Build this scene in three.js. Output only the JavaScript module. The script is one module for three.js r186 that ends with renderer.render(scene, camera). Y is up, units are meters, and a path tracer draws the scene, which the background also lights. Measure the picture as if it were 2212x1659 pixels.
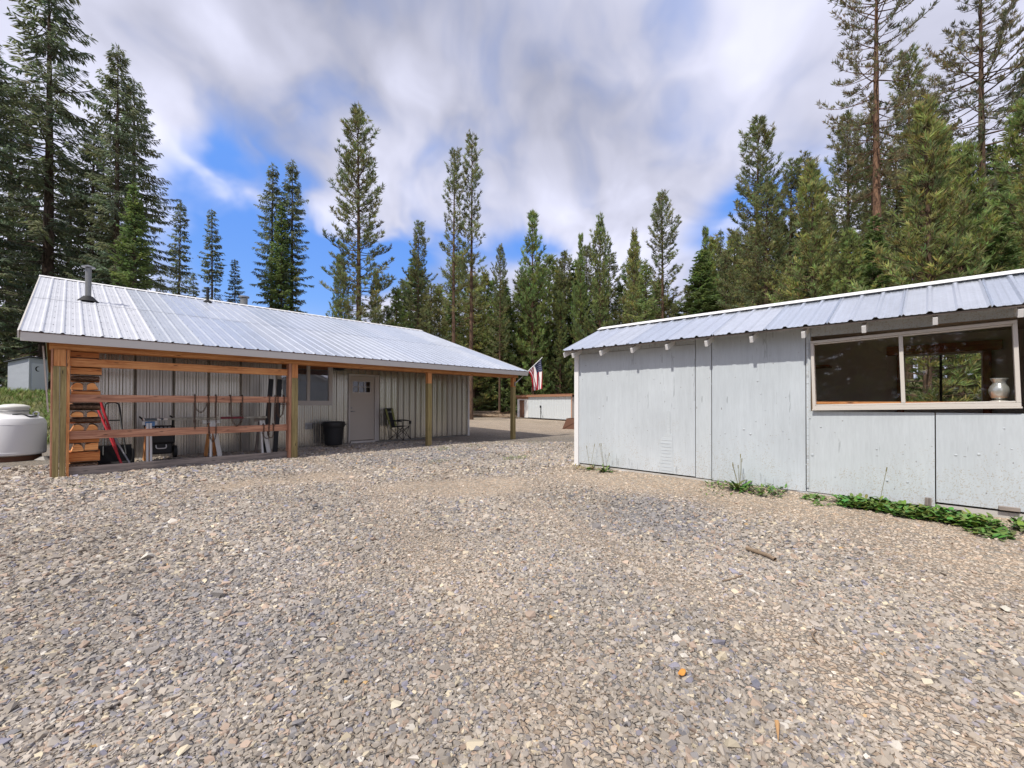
import * as THREE from 'three';
import { mergeGeometries, toCreasedNormals } from 'three/addons/utils/BufferGeometryUtils.js';
import { ConvexGeometry } from 'three/addons/geometries/ConvexGeometry.js';
import { RoundedBoxGeometry } from 'three/addons/geometries/RoundedBoxGeometry.js';

// ---------------------------------------------------------------- camera, sky, sun, exposure
const EYE = 1.40, FOCAL = 931.3, YAW = 45.796 * Math.PI / 180;
const scene = new THREE.Scene();
const camera = new THREE.PerspectiveCamera(2 * Math.atan(829.5 / FOCAL) * 180 / Math.PI, 4 / 3, 0.05, 2000);
camera.position.set(0, EYE, 0);
camera.rotation.order = 'YXZ';
camera.rotation.set(0.505 * Math.PI / 180, -YAW, 0.165 * Math.PI / 180);
camera.setViewOffset(2212, 1659, 0, -32.15, 2212, 1659);
const FW = [Math.sin(YAW), -Math.cos(YAW)], RT = [Math.cos(YAW), Math.sin(YAW)];
const renderer = new THREE.WebGLRenderer({ antialias: true });
renderer.toneMapping = THREE.LinearToneMapping;
renderer.toneMappingExposure = 1.1;
renderer.shadowMap.enabled = true;

const sun = new THREE.DirectionalLight(new THREE.Color(1.0, 0.95, 0.86), 3.7);
sun.position.set(-60, 79, 5);
sun.target.position.set(6, 0, -8);
sun.position.add(sun.target.position);
sun.shadow.radius = 2;
sun.castShadow = true;
Object.assign(sun.shadow.camera, { left: -60, right: 60, top: 60, bottom: -60, near: 1, far: 260 });
sun.shadow.mapSize.set(4096, 4096);
scene.add(sun, sun.target);

// ---------------------------------------------------------------- random numbers and noise
function rng(seed) { let a = seed >>> 0; return () => { a |= 0; a = a + 0x6D2B79F5 | 0; let t = Math.imul(a ^ a >>> 15, 1 | a); t = t + Math.imul(t ^ t >>> 7, 61 | t) ^ t; return ((t ^ t >>> 14) >>> 0) / 4294967296; }; }
function hash(x, y, s) { let h = Math.imul(x, 374761393) ^ Math.imul(y, 668265263) ^ Math.imul(s, 2147483647 ^ 0x5bd1e995); h = Math.imul(h ^ h >>> 13, 1274126177); h ^= h >>> 16; h = Math.imul(h, 2246822519); return ((h ^ h >>> 15) >>> 0) / 4294967296; }
function vnoise(x, y, s = 0, px = 0, py = 0) {      // value noise, tiling when px, py are given
  const xi = Math.floor(x), yi = Math.floor(y), fx = x - xi, fy = y - yi;
  const u = fx * fx * fx * (fx * (fx * 6 - 15) + 10), v = fy * fy * fy * (fy * (fy * 6 - 15) + 10);
  const w = (n, p) => p ? ((n % p) + p) % p : n;
  const a = hash(w(xi, px), w(yi, py), s), b = hash(w(xi + 1, px), w(yi, py), s), c = hash(w(xi, px), w(yi + 1, py), s), d = hash(w(xi + 1, px), w(yi + 1, py), s);
  return a + (b - a) * u + (c - a) * v + (a - b - c + d) * u * v;
}
function fbm(x, y, s = 0, oct = 5, px = 0, py = 0) { let t = 0, a = 0.5, n = 0; for (let i = 0; i < oct; i++) { t += a * vnoise(x, y, s + i * 17, px, py); n += a; a *= 0.5; x *= 2; y *= 2; px *= 2; py *= 2; } return t / n; }
const clamp = (x, a = 0, b = 1) => Math.min(b, Math.max(a, x));
const S = (x, a, b) => { const t = clamp((x - a) / (b - a)); return t * t * (3 - 2 * t); };
const mix = (a, b, t) => a + (b - a) * t;
const mix3 = (a, b, t) => [mix(a[0], b[0], t), mix(a[1], b[1], t), mix(a[2], b[2], t)];

// ---------------------------------------------------------------- the sky: streaks of thin cloud with blue gaps low down
{
  const W = 2048, H = 1024, data = new Float32Array(W * H * 4);
  const gaps = [[-23.6, 16, 8, 6, 1.1], [-33, 18.5, 9, 4, .95], [-37.5, 24, 4, 3.2, .75], [-27, 11.5, 7, 4, 1], [-14, 18.8, 4.5, 2.6, .9], [1.5, 18, 7, 2.2, .9], [25.5, 20.5, 4, 2.5, 1], [33, 15, 4, 3, .8], [32, 20, 4, 2.5, .7], 
    [75, 16, 12, 5, .9], [112, 20, 11, 4, .9], [160, 15, 13, 5, .9], [-80, 17, 11, 5, .9], [-125, 15, 13, 5, .9], [-165, 22, 10, 4, .8]];
  for (let j = 0; j < H; j++) {
    const el = (j + 0.5) / H * Math.PI - Math.PI / 2, y = Math.sin(el), c = Math.cos(el), eld = el * 180 / Math.PI;
    for (let i = 0; i < W; i++) {
      const az = ((i + 0.5) / W - 0.5) * 2 * Math.PI, x = Math.cos(az) * c, z = Math.sin(az) * c, o = (j * W + i) * 4;
      let col = [0.30, 0.29, 0.27];
      if (y > -0.02) {
        const yy = Math.max(y, 0.0) + 0.22, a = (x * FW[0] + z * FW[1]) / yy, r = (x * RT[0] + z * RT[1]) / yy;
        const wx = fbm(a * .9 + 7, r * 1.0 + 3, 5, 5) - .5, wy = fbm(a * .9 + 31, r * 1.0 + 9, 8, 5) - .5;
        const band = fbm(a * .85 + wx * 1.4 + 4.3, r * 1.6 + wy * 1.4 + 1.7, 21, 6);
        const fine = fbm(a * 2.6 + wx * 3.6 + 11, r * 4.6 + wy * 3.6, 41, 6);
        const soft = fbm(a * 1.1 + 3.3 + wy * 1.2, r * 1.9 + 8.1 + wx * 1.2, 61, 6);
        let rel = (Math.atan2(z, x) - Math.atan2(FW[1], FW[0])) * 180 / Math.PI; rel = ((rel + 540) % 360) - 180;
        let g = 0;
        for (const [ga, ge, sa, se, k] of gaps) { const da = (rel - ga + wx * 9 + (fine - .5) * 6) / sa, de = (eld - ge + wy * 6 + (fine - .5) * 5) / se, q = da * da + de * de; if (q < 6) g += k * Math.exp(-q * .9); }
        let cov = 1.12 + (band - .5) * 1.5 + (fine - .5) * 1.3 - g * .98;
        cov = S(cov, 0.02, 1.0);
        const blue = mix3([0.26, 0.50, 0.95], [0.145, 0.335, 0.86], S(eld, 2, 22));
        const lum = Math.min(.92, 0.70 + (soft - .5) * .85 + (band - .5) * .28 + (fine - .5) * .62);
        const cl = [lum * .945, lum * .955, lum * 1.15];
        col = mix3(blue, cl, cov * .97);
        const low = (1 - S(eld, 3, 13)) * (.35 + .65 * fbm(rel * .06, eld * .12, 77, 3));
        col = mix3(col, [.74, .74, .86], low * .8);
      }
      data[o] = col[0]; data[o + 1] = col[1]; data[o + 2] = col[2]; data[o + 3] = 1;
    }
  }
  const t = new THREE.DataTexture(data, W, H, THREE.RGBAFormat, THREE.FloatType);
  t.mapping = THREE.EquirectangularReflectionMapping; t.magFilter = t.minFilter = THREE.LinearFilter; t.needsUpdate = true;
  scene.background = t; scene.environment = t;
}

// ---------------------------------------------------------------- helpers
const used = new Map();
function numbered(n) { const k = used.get(n) || 0; used.set(n, k + 1); return k ? n + '_' + String(k).padStart(3, '0') : n; }
function shadows(o) { o.castShadow = o.receiveShadow = true; return o; }
function part(name, geo, mat, parent, x = 0, y = 0, z = 0) { const m = shadows(new THREE.Mesh(geo, mat)); m.name = name; m.position.set(x, y, z); parent.add(m); return m; }
function thing(name, label, category, x = 0, y = 0, z = 0, ry = 0, group) {
  const g = new THREE.Group(); g.name = numbered(name); g.position.set(x, y, z); g.rotation.y = ry; g.userData = { label, category }; if (group) g.userData.group = group; scene.add(g); return g;
}
function single(name, label, category, geo, mat, x = 0, y = 0, z = 0, group) {
  const m = shadows(new THREE.Mesh(geo, mat)); m.name = numbered(name); m.position.set(x, y, z); m.userData = { label, category }; if (group) m.userData.group = group; scene.add(m); return m;
}
function structure(name, geo, mat) { const m = shadows(new THREE.Mesh(geo, mat)); m.name = numbered(name); m.userData = { kind: 'structure' }; scene.add(m); return m; }

function tex(w, h, fn, { srgb = true, rx = 1, ry = 1 } = {}) {      // fn(u, v) -> [r, g, b] in 0..1 as displayed
  const d = new Uint8Array(w * h * 4);
  for (let j = 0; j < h; j++) for (let i = 0; i < w; i++) { const c = fn(i / w, j / h, i, j), o = (j * w + i) * 4; for (let k = 0; k < 3; k++) d[o + k] = clamp(typeof c === 'number' ? c : c[k]) * 255; d[o + 3] = 255; }
  const t = new THREE.DataTexture(d, w, h, THREE.RGBAFormat); t.wrapS = t.wrapT = THREE.RepeatWrapping; t.magFilter = THREE.LinearFilter; t.minFilter = THREE.LinearMipmapLinearFilter; t.generateMipmaps = true;
  if (srgb) t.colorSpace = THREE.SRGBColorSpace; t.repeat.set(rx, ry); t.needsUpdate = true; return t;
}
const lin = (r, g, b) => new THREE.Color().setRGB(r, g, b);
function mat(rgb, rough = 0.8, metal = 0, extra = {}) { return new THREE.MeshStandardMaterial({ color: lin(...rgb), roughness: rough, metalness: metal, side: THREE.DoubleSide, ...extra }); }

// a box with uv in metres, u along its longest side; pieces get their own offset in the grain
let uvSeed = 1;
function metricUV(g, along) {
  const p = g.attributes.position, n = g.attributes.normal, uv = new Float32Array(p.count * 2); g.computeBoundingBox();
  const s = g.boundingBox.getSize(new THREE.Vector3()).toArray(), L = along ?? s.indexOf(Math.max(...s)), ox = hash(uvSeed++, 3, 1) * 7, oy = hash(uvSeed, 5, 2) * 5;
  for (let i = 0; i < p.count; i++) {
    const c = [p.getX(i), p.getY(i), p.getZ(i)], nn = [Math.abs(n.getX(i)), Math.abs(n.getY(i)), Math.abs(n.getZ(i))], f = nn.indexOf(Math.max(...nn));
    const o = [0, 1, 2].filter((k) => k !== L);
    uv[i * 2] = f === L ? c[o[0]] * .3 + ox : c[L] + ox; uv[i * 2 + 1] = (f === L ? c[o[1]] : c[o.find((k) => k !== f)]) + oy;
  }
  g.setAttribute('uv', new THREE.BufferAttribute(uv, 2)); return g;
}
function box(w, h, d, along) { return metricUV(new THREE.BoxGeometry(w, h, d), along); }
function rbox(w, h, d, r = 0.006, along) { return metricUV(new RoundedBoxGeometry(w, h, d, 2, Math.min(r, w / 2.1, h / 2.1, d / 2.1)), along); }
// box given by its limits
function lim(x0, x1, y0, y1, z0, z1, r = 0, along) { const g = r ? rbox(x1 - x0, y1 - y0, z1 - z0, r, along) : box(x1 - x0, y1 - y0, z1 - z0, along); g.translate((x0 + x1) / 2, (y0 + y1) / 2, (z0 + z1) / 2); return g; }
const V3 = (x, y, z) => new THREE.Vector3(x, y, z);
function bar(a, b, w, d = w, r = 0) {          // a square bar from a to b
  const A = V3(...a), B = V3(...b), L = A.distanceTo(B), g = r ? rbox(w, L, d, r, 1) : box(w, L, d, 1);
  const q = new THREE.Quaternion().setFromUnitVectors(V3(0, 1, 0), B.clone().sub(A).normalize());
  g.applyQuaternion(q); const m = A.add(B).multiplyScalar(.5); g.translate(m.x, m.y, m.z); return g;
}
function rod(a, b, r, seg = 8, r2 = r) { const A = V3(...a), B = V3(...b), L = A.distanceTo(B), g = new THREE.CylinderGeometry(r2, r, L, seg); g.applyQuaternion(new THREE.Quaternion().setFromUnitVectors(V3(0, 1, 0), B.clone().sub(A).normalize())); const m = A.add(B).multiplyScalar(.5); g.translate(m.x, m.y, m.z); return g; }
function tube(pts, r, n = 24, seg = 6, closed = false) { return new THREE.TubeGeometry(new THREE.CatmullRomCurve3(pts.map((p) => V3(...p)), closed), n, r, seg, closed); }
function merge(list) { return mergeGeometries(list.map((g) => { const q = g.index ? g.toNonIndexed() : g; for (const k of Object.keys(q.attributes)) if (!['position', 'normal', 'uv'].includes(k)) q.deleteAttribute(k); return q; })); }
function poly(pts, depth, bevel = 0) { const s = new THREE.Shape(pts.map(([x, y]) => new THREE.Vector2(x, y))); return new THREE.ExtrudeGeometry(s, { depth, bevelEnabled: bevel > 0, bevelSize: bevel, bevelThickness: bevel, bevelSegments: 1 }); }

// ribbed metal sheet: profile across x from x0 to x1 with ribs at phase + k * pitch, run along z by L, y up
function ribSheet(x0, x1, L, pitch, phase, ribH = 0.019, base = 0.034, top = 0.011, minor = 0.003, t = 0.0025) {
  const pts = [[x0, 0]];
  const push = (x, y) => { if (x > x0 + .002 && x < x1 - .002) pts.push([x, y]); };
  for (let k = Math.floor((x0 - phase) / pitch) - 1; phase + k * pitch < x1 + pitch; k++) {
    const c = phase + k * pitch;
    push(c - base, 0); push(c - top, ribH); push(c + top, ribH); push(c + base, 0);
    if (minor) for (const f of [.36, .64]) { const m = c + pitch * f; push(m - .016, 0); push(m - .006, minor); push(m + .006, minor); push(m + .016, 0); }
  }
  pts.push([x1, 0]);
  const all = pts.concat(pts.slice().reverse().map(([x, y]) => [x, y - t]));
  const g = poly(all, L); return metricUV(g, 2);
}

// ---------------------------------------------------------------- materials
function woodTex(light, dark, knots, seed, streak = 46) {
  return tex(512, 256, (u, v) => {
    let kn = 0, wob = 0;
    for (let k = 0; k < knots; k++) { const kx = hash(k, 1, seed), ky = hash(k, 2, seed), dx = Math.abs(u - kx) * 4, dy = Math.abs(v - ky) * 2, q = Math.sqrt(dx * dx * 1.0 + dy * dy * 9); kn = Math.max(kn, 1 - S(q, .03, .10)); wob += Math.exp(-q * q * 14) * .05 * Math.sign(v - ky); }
    const g1 = fbm(u * 5, (v + wob) * streak, seed, 4, 5, streak), g2 = fbm(u * 24, v * 120, seed + 9, 2, 24, 120), g3 = fbm(u * 3, v * 6, seed + 4, 3, 3, 6);
    const t = clamp((g1 - .5) * 1.9 + (g2 - .5) * .7 + (g3 - .5) * .9 + .5); let c = mix3(dark, light, t); return mix3(c, dark.map((q) => q * .45), kn * .85);
  }, { rx: .5, ry: 1.6 });
}
const firMap = woodTex([.86, .62, .40], [.70, .43, .24], 7, 11), trtMap = woodTex([.66, .60, .43], [.52, .46, .31], 5, 23), greyMap = woodTex([.62, .57, .53], [.42, .39, .37], 5, 37), redMap = woodTex([.78, .58, .46], [.60, .41, .32], 6, 43), barkMap = tex(256, 256, (u, v) => { const a = fbm(u * 10, v * 26, 5, 4, 10, 26), b = Math.abs(fbm(u * 4, v * 12, 15, 4, 4, 12) - .5) * 3; return mix3([.20, .15, .12], [.55, .46, .38], clamp(a * 1.5 - .35 - (b < .15 ? .3 : 0))); }, { rx: 3, ry: 3 });
const M = {};
M.fir = mat([1, 1, .95], .72, 0, { map: firMap }); M.firRed = mat([1, 1, 1], .78, 0, { map: redMap });
M.treated = mat([.92, .9, .8], .8, 0, { map: trtMap }); M.greyWood = mat([1, 1, 1], .85, 0, { map: greyMap });
M.splitWood = mat([.92, .88, .80], .85, 0, { map: firMap }); M.bark = mat([1.5, 1.4, 1.3], .95, 0, { map: barkMap, bumpMap: barkMap, bumpScale: .02 });
const spangle = tex(512, 512, (u, v) => { const a = fbm(u * 40, v * 40, 3, 3, 40, 40), b = fbm(u * 5, v * 9, 9, 4, 5, 9), c = vnoise(u * 130, v * 130, 6, 130, 130); return .90 + (a - .5) * .04 + (b - .5) * .05 + (c - .5) * .02; }, { srgb: true, rx: .55, ry: .55 });
const spRough = tex(256, 256, (u, v) => { const a = fbm(u * 26, v * 26, 13, 3, 26, 26), b = fbm(u * 4, v * 7, 19, 4, 4, 7); return .60 + (a - .5) * .12 + (b - .5) * .12; }, { srgb: false, rx: .7, ry: .7 });
const metalV = (rgb, rough, metal) => mat(rgb, rough, metal, { map: spangle, roughnessMap: spRough });
M.roofNew = [metalV([.83, .88, .97], .62, .70), metalV([.80, .86, .96], .60, .72), metalV([.85, .89, .96], .66, .68)];
M.roofOld = metalV([.80, .81, .85], .85, .35); M.roofPatina = metalV([.74, .78, .84], .72, .6);
M.wallMetal = [mat([.56, .535, .49], .27, .85), mat([.59, .565, .515], .24, .85), mat([.53, .505, .47], .30, .85)];
M.galv = metalV([.30, .30, .29], .7, .5);
M.fascia = mat([.56, .53, .49], .55); M.whiteTrim = mat([.74, .73, .72], .6); M.taupe = mat([.46, .405, .345], .5); M.taupeTrim = mat([.52, .48, .44], .55); M.black = mat([.012, .012, .013], .55); M.blackRub = mat([.011, .011, .012], .7);
M.stud = mat([.42, .32, .22], .85); M.concrete = mat([.34, .33, .31], .9);
M.glass = new THREE.MeshPhysicalMaterial({ color: 0xffffff, roughness: 0.02, metalness: 0, transmission: 1, thickness: 0, ior: 1.52, side: THREE.DoubleSide });
M.lowE = M.glass.clone(); M.lowE.ior = 2.1; M.oldGlass = M.glass.clone(); M.oldGlass.ior = 1.75;
M.deck = mat([.42, .27, .15], .85, 0, { map: firMap });
M.dark = mat([.05, .045, .04], .9); M.rust = mat([.13, .06, .035], .8, .3); M.chain = mat([.11, .065, .045], .6, .6);
M.red = mat([.45, .02, .03], .4); M.steel = mat([.32, .32, .33], .45, .7); M.brown = mat([.16, .075, .045], .7); M.whiteWood = mat([.72, .70, .66], .75);
// weathered pale paint on plywood: fine vertical checks, blotches, chips, splashed dirt near the foot
const ply = tex(1024, 1024, (u, v) => {
  const b = fbm(u * 3, v * 3, 71, 4, 3, 3), f = fbm(u * 220, v * 26, 73, 3, 220, 26), s = fbm(u * 60, v * 4, 79, 4, 60, 4), sp = vnoise(u * 300, v * 260, 83, 300, 260), chip = vnoise(u * 64, v * 64, 87, 64, 64) * .6 + vnoise(u * 128, v * 128, 89, 128, 128) * .4;
  let k = .925 + (b - .5) * .10 + (f - .5) * .045 + (s - .5) * .05; const crack = S(s, .71, .79) * S(f, .45, .6) * .16; k -= crack;
  let c = [k * .985, k * 1.0, k * 1.005];
  const low = clamp(1.15 - v * 3.1 + (fbm(u * 9, v * 9, 91, 5, 9, 9) - .5) * 2.1);      // mud spatter: grainy specks thinning upward
  if (sp > 1.10 - low * .36) c = mix3(c, [.80, .75, .68], .6);
  if (chip > .93) c = mix3(c, [.55, .52, .50], .7);
  return c;
}, { rx: .41, ry: .41 });
const plyBump = tex(512, 512, (u, v) => .5 + (fbm(u * 110, v * 12, 73, 3, 110, 12) - .5) * .6 + (fbm(u * 40, v * 3, 79, 3, 40, 3) - .5) * .5, { srgb: false, rx: .41, ry: .41 });
M.ply = [0, 1, 2].map((k) => mat([[.615, .64, .665], [.60, .63, .66], [.62, .645, .665]][k], .72, 0, { map: ply, bumpMap: plyBump, bumpScale: .0025 }));

// ---------------------------------------------------------------- the ground
function ground(x, z) {
  let h = .02 + .012 * S(-z, 4, 11) + .14 * S(x, 4.2, 6.7) * (1 - S(-z, 5.2, 8)) + .05 * S(-z, 11.4, 12.8) * (1 - S(x, 11, 16));
  h += 1.95 * S(-z, 19, 44) * (1 - S(x, 6, 26)) - .40 * S(x, 14, 33) * S(-z, 6, 14) + 2.6 * S(x, 12, 34) * S(z, -14, -2) + 3 * S(Math.hypot(x, z), 70, 200);
  const r = Math.hypot(x, z); h += (fbm(x * .45 + 40, z * .45 + 40, 3, 3) - .5) * .07 * (1 - .75 * S(x, 5.4, 6.4)) * (1 - .8 * S(-z, 9.5, 10.8)) * S(r, .2, 2);
  h += .035 * S(x, 6.45, 6.9) * (1 - S(-z, 4.8, 5.4)); h += (fbm(x * 2.2 + 10, z * 2.2, 7, 3) - .5) * .022 * S(r, .2, 2);
  return h;
}
const ell = (x, z, cx, cz, a, b, rot = 0) => { const c = Math.cos(rot), s = Math.sin(rot), dx = x - cx, dz = z - cz, u = (dx * c + dz * s) / a, v = (-dx * s + dz * c) / b; return u * u + v * v; };
function dirtAt(x, z) {           // how much bare earth shows between the stones
  const n = (fbm(x * .9 + 3, z * .9 + 5, 31, 5) - .5) * 1.6, n2 = (fbm(x * 3.1, z * 3.1, 33, 3) - .5) * .6;
  let d = 0;
  d = Math.max(d, 1.25 - ell(x, z, 4.5, -5.4, 1.9, .85, .75) + n * .8);
  d = Math.max(d, S(x, 5.1, 6.2) * (1 - S(-z, 4.4, 5.8)) * 1.3 + n * .45 - .12);
  d = Math.max(d, 1.2 - ell(x, z, 5.4, 1.1, 1.7, 1.9) + n * .7);
  d = Math.max(d, .85 - ell(x, z, 2.4, -8.2, 2.4, .9) + n);
  d = Math.max(d, .9 - ell(x, z, -3.2, -12, 2.6, 2.2) + n);
  d = Math.max(d, S(x * .717 - z * .697, 15, 22) * .95 + n * .35);
  // packed wheel tracks curving through the yard
  for (const o of [-.75, .75]) { const c = .9 * x + .45 * z - 1.6 + o + .06 * z * z * .3, w = Math.abs(c) / .30; d = Math.max(d, .62 * Math.exp(-w * w) + n * .45 - .05); }
  d = Math.max(d, n * .9 - .22);
  return clamp(d + n2 * .6);
}
function greyAt(x, z) { const n = (fbm(x * .7 + 13, z * .7 + 2, 37, 4) - .5) * 1.8; return clamp(Math.max(1.0 - ell(x, z, 5.0, -2.4, 1.1, .9) + n, 1.0 - ell(x, z, 7, -9.6, 5.0, 1.3) + n, .9 - ell(x, z, 1.0, -2.9, 1.6, 1.3, .6) + n, n * .8 - .15)); }
function grassAt(x, z) { const n = (fbm(x * .25 + 50, z * .25 + 9, 53, 4) - .5); return clamp(S(-z, 17, 22) * (1 - S(x, 8, 13)) + n * .6 * S(-z, 15, 20)) + S(x, 10.2, 12.5) * S(z, -7, -4) + S(-x, 9, 16) * S(z, -14, -6); }
const C_STONE = [.335, .29, .24], C_GREY = [.25, .24, .24], C_DIRT = [.64, .51, .38], C_GRASS = [.13, .16, .045];
function groundColor(x, z) {
  let c = mix3(C_STONE, C_GREY, greyAt(x, z) * .8); c = mix3(c, C_DIRT, dirtAt(x, z) * .85);
  const g = clamp(grassAt(x, z)); c = mix3(c, mix3(C_GRASS, [.26, .23, .10], clamp(fbm(x * .4, z * .4, 91, 4) * 1.8 - .5)), g);
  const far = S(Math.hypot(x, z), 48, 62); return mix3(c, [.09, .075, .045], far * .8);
}
{
  const rings = [0.02]; for (let r = .35; r < 700; r *= r < 25 ? 1.032 : 1.07) rings.push(r);
  const A = 300, pos = [], col = [], uv = [], idx = [];
  for (const r of rings) for (let a = 0; a < A; a++) {
    const t = a / A * Math.PI * 2, x = Math.cos(t) * r, z = Math.sin(t) * r; pos.push(x, ground(x, z), z);
    const k = (.88 + .3 * fbm(x * 1.7, z * 1.7, 97, 3)) * 1.05; col.push(...groundColor(x, z).map((q) => q * k)); uv.push(x / 2.6, z / 2.6);
  }
  for (let i = 0; i < rings.length - 1; i++) for (let a = 0; a < A; a++) { const b = (a + 1) % A, p = i * A; idx.push(p + a, p + A + a, p + b, p + b, p + A + a, p + A + b); }
  const g = new THREE.BufferGeometry(); g.setAttribute('position', new THREE.Float32BufferAttribute(pos, 3)); g.setAttribute('color', new THREE.Float32BufferAttribute(col, 3)); g.setAttribute('uv', new THREE.Float32BufferAttribute(uv, 2)); g.setIndex(idx.reverse()); g.computeVertexNormals();
  if (g.attributes.normal.getY(500) < 0) { g.setIndex(idx.reverse()); g.computeVertexNormals(); }
  // crushed stone seen from afar: cells of differing tone with dark joints
  const N = 1024, cells = 86, cellFn = (u, v) => {
    const x = u * cells, y = v * cells, xi = Math.floor(x), yi = Math.floor(y); let d1 = 9, d2 = 9, id = 0;
    for (let a = -1; a <= 1; a++) for (let b = -1; b <= 1; b++) { const cx = (xi + a + cells) % cells, cy = (yi + b + cells) % cells, px = xi + a + hash(cx, cy, 5), py = yi + b + hash(cx, cy, 6), dx = (x - px), dy = (y - py), q = Math.sqrt(dx * dx + dy * dy); if (q < d1) { d2 = d1; d1 = q; id = hash(cx, cy, 7); } else if (q < d2) d2 = q; }
    return [id, d2 - d1];
  };
  const store = new Float32Array(N * N * 2); for (let j = 0; j < N; j++) for (let i = 0; i < N; i++) { const q = cellFn(i / N, j / N); store[(j * N + i) * 2] = q[0]; store[(j * N + i) * 2 + 1] = q[1]; }
  const cm = tex(N, N, (u, v, i, j) => { const id = store[(j * N + i) * 2], k = (.74 + id * .34 + (vnoise(u * 400, v * 400, 3, 400, 400) - .5) * .12) * .95; const w = (hash(Math.floor(id * 1e5), 1, 1) - .5) * .07; return [k + w, k, k - w]; });
  const bm = tex(N, N, (u, v, i, j) => { const id = store[(j * N + i) * 2], e = S(store[(j * N + i) * 2 + 1], .0, .3); return e * (.45 + id * .55); }, { srgb: false });
  structure('ground', g, new THREE.MeshStandardMaterial({ vertexColors: true, map: cm, bumpMap: bm, bumpScale: .02, roughness: .95, side: THREE.DoubleSide }));
}
// crushed-stone chips lying on it, too many to count
{
  const group = new THREE.Group(); group.name = 'gravel'; group.userData = { label: 'loose crushed stone chips covering the yard', category: 'gravel', kind: 'stuff' }; scene.add(group);
  const NV = 9, lists = Array.from({ length: NV }, () => []), R = rng(77);
  const fwA = Math.atan2(FW[1], FW[0]), half = 64 * Math.PI / 180, gauss = () => { let t = 0; for (let i = 0; i < 4; i++) t += R(); return (t - 2) * 1.22; };
  const bands = [[.9, 2.6, 5200, .0138], [2.6, 4.5, 4000, .0160], [4.5, 8, 2200, .0205], [8, 15, 820, .030]];
  const m4 = new THREE.Matrix4(), q = new THREE.Quaternion(), e = new THREE.Euler(), p = V3(), s = V3();
  for (const [r0, r1, dens, med] of bands) {
    const n = Math.round(half * (r1 * r1 - r0 * r0) * dens);
    for (let i = 0; i < n; i++) {
      const r = Math.sqrt(r0 * r0 + R() * (r1 * r1 - r0 * r0)), t = fwA + (R() * 2 - 1) * half, x = Math.cos(t) * r, z = Math.sin(t) * r;
      if ((x > 6.84 && z > -4.98) || z < -13.1) continue;
      const d = dirtAt(x, z); if (R() < d * .93) continue;
      let L = med * Math.exp(gauss() * .50); if (R() < .012) L *= 1.9; L = clamp(L, .009, .085); if (d > .4) L *= .8;
      const fl = .30 + R() * .38, wd = .55 + R() * .4;
      e.set((R() - .5) * .9, R() * 6.283, (R() - .5) * .9); q.setFromEuler(e); p.set(x, ground(x, z) + L * fl * (-.08 + R() * .36), z); s.set(L, L * fl, L * wd); m4.compose(p, q, s);
      const gy = greyAt(x, z), h = R(); let c = mix3([.335, .292, .242], [.26, .248, .245], clamp(gy * .75 + (R() - .5) * .5));
      if (h < .05) c = [.50, .43, .31]; else if (h < .085) c = [.50, .46, .40]; else if (h < .20) c = [.37, .28, .215]; else if (h < .29) c = [.20, .19, .19]; else if (h < .292) c = [.45, .29, .13]; else if (h < .33) c = [.24, .23, .27];
      c = mix3(c, C_DIRT, d * .35); const k = (.80 + R() * .50) * (.80 + .42 * fbm(x * .8 + 60, z * .8 + 20, 101, 4)); lists[Math.floor(R() * NV)].push(m4.clone(), c.map((v) => v * k));
    }
  }
  const sm = mat([1, 1, 1], .9);
  for (let v = 0; v < NV; v++) {
    const pts = [], K = rng(900 + v); for (let i = 0; i < 10; i++) { const a = K() * 6.283, y = K() * 2 - 1, rr = Math.sqrt(Math.max(0, 1 - y * y * .7)); pts.push(V3(Math.cos(a) * rr * (.7 + K() * .3), y, Math.sin(a) * rr * (.7 + K() * .3))); }
    const g = new ConvexGeometry(pts), im = new THREE.InstancedMesh(g, sm, lists[v].length / 2); im.name = 'stone_chips'; shadows(im); const cc = new THREE.Color();
    for (let i = 0; i < lists[v].length; i += 2) { im.setMatrixAt(i / 2, lists[v][i]); im.setColorAt(i / 2, cc.setRGB(...lists[v][i + 1])); }
    im.userData = { kind: 'stuff' }; group.add(im);
  }
}
console.log('ground done');

// ---------------------------------------------------------------- conifers
// foliage is pushed as small leaf-sized diamonds; every tree has a tapered trunk with limbs and a crown
class Leaves {
  constructor() { this.p = []; this.c = []; }
  diamond(o, d, L, w, side, col) {      // o base, d direction, side across
    const m = [o[0] + d[0] * L * .45, o[1] + d[1] * L * .45, o[2] + d[2] * L * .45], t = [o[0] + d[0] * L, o[1] + d[1] * L, o[2] + d[2] * L];
    const a = [m[0] + side[0] * w, m[1] + side[1] * w, m[2] + side[2] * w], b = [m[0] - side[0] * w, m[1] - side[1] * w, m[2] - side[2] * w];
    this.p.push(...o, ...a, ...t, ...o, ...t, ...b); for (let i = 0; i < 6; i++) this.c.push(col[0], col[1], col[2]);
  }
  build() { const g = new THREE.BufferGeometry(); g.setAttribute('position', new THREE.Float32BufferAttribute(this.p, 3)); g.setAttribute('color', new THREE.Float32BufferAttribute(this.c, 3)); return g; }
}
const norm = (v) => { const l = Math.hypot(...v) || 1; return [v[0] / l, v[1] / l, v[2] / l]; };
const cross = (a, b) => [a[1] * b[2] - a[2] * b[1], a[2] * b[0] - a[0] * b[2], a[0] * b[1] - a[1] * b[0]];
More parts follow.
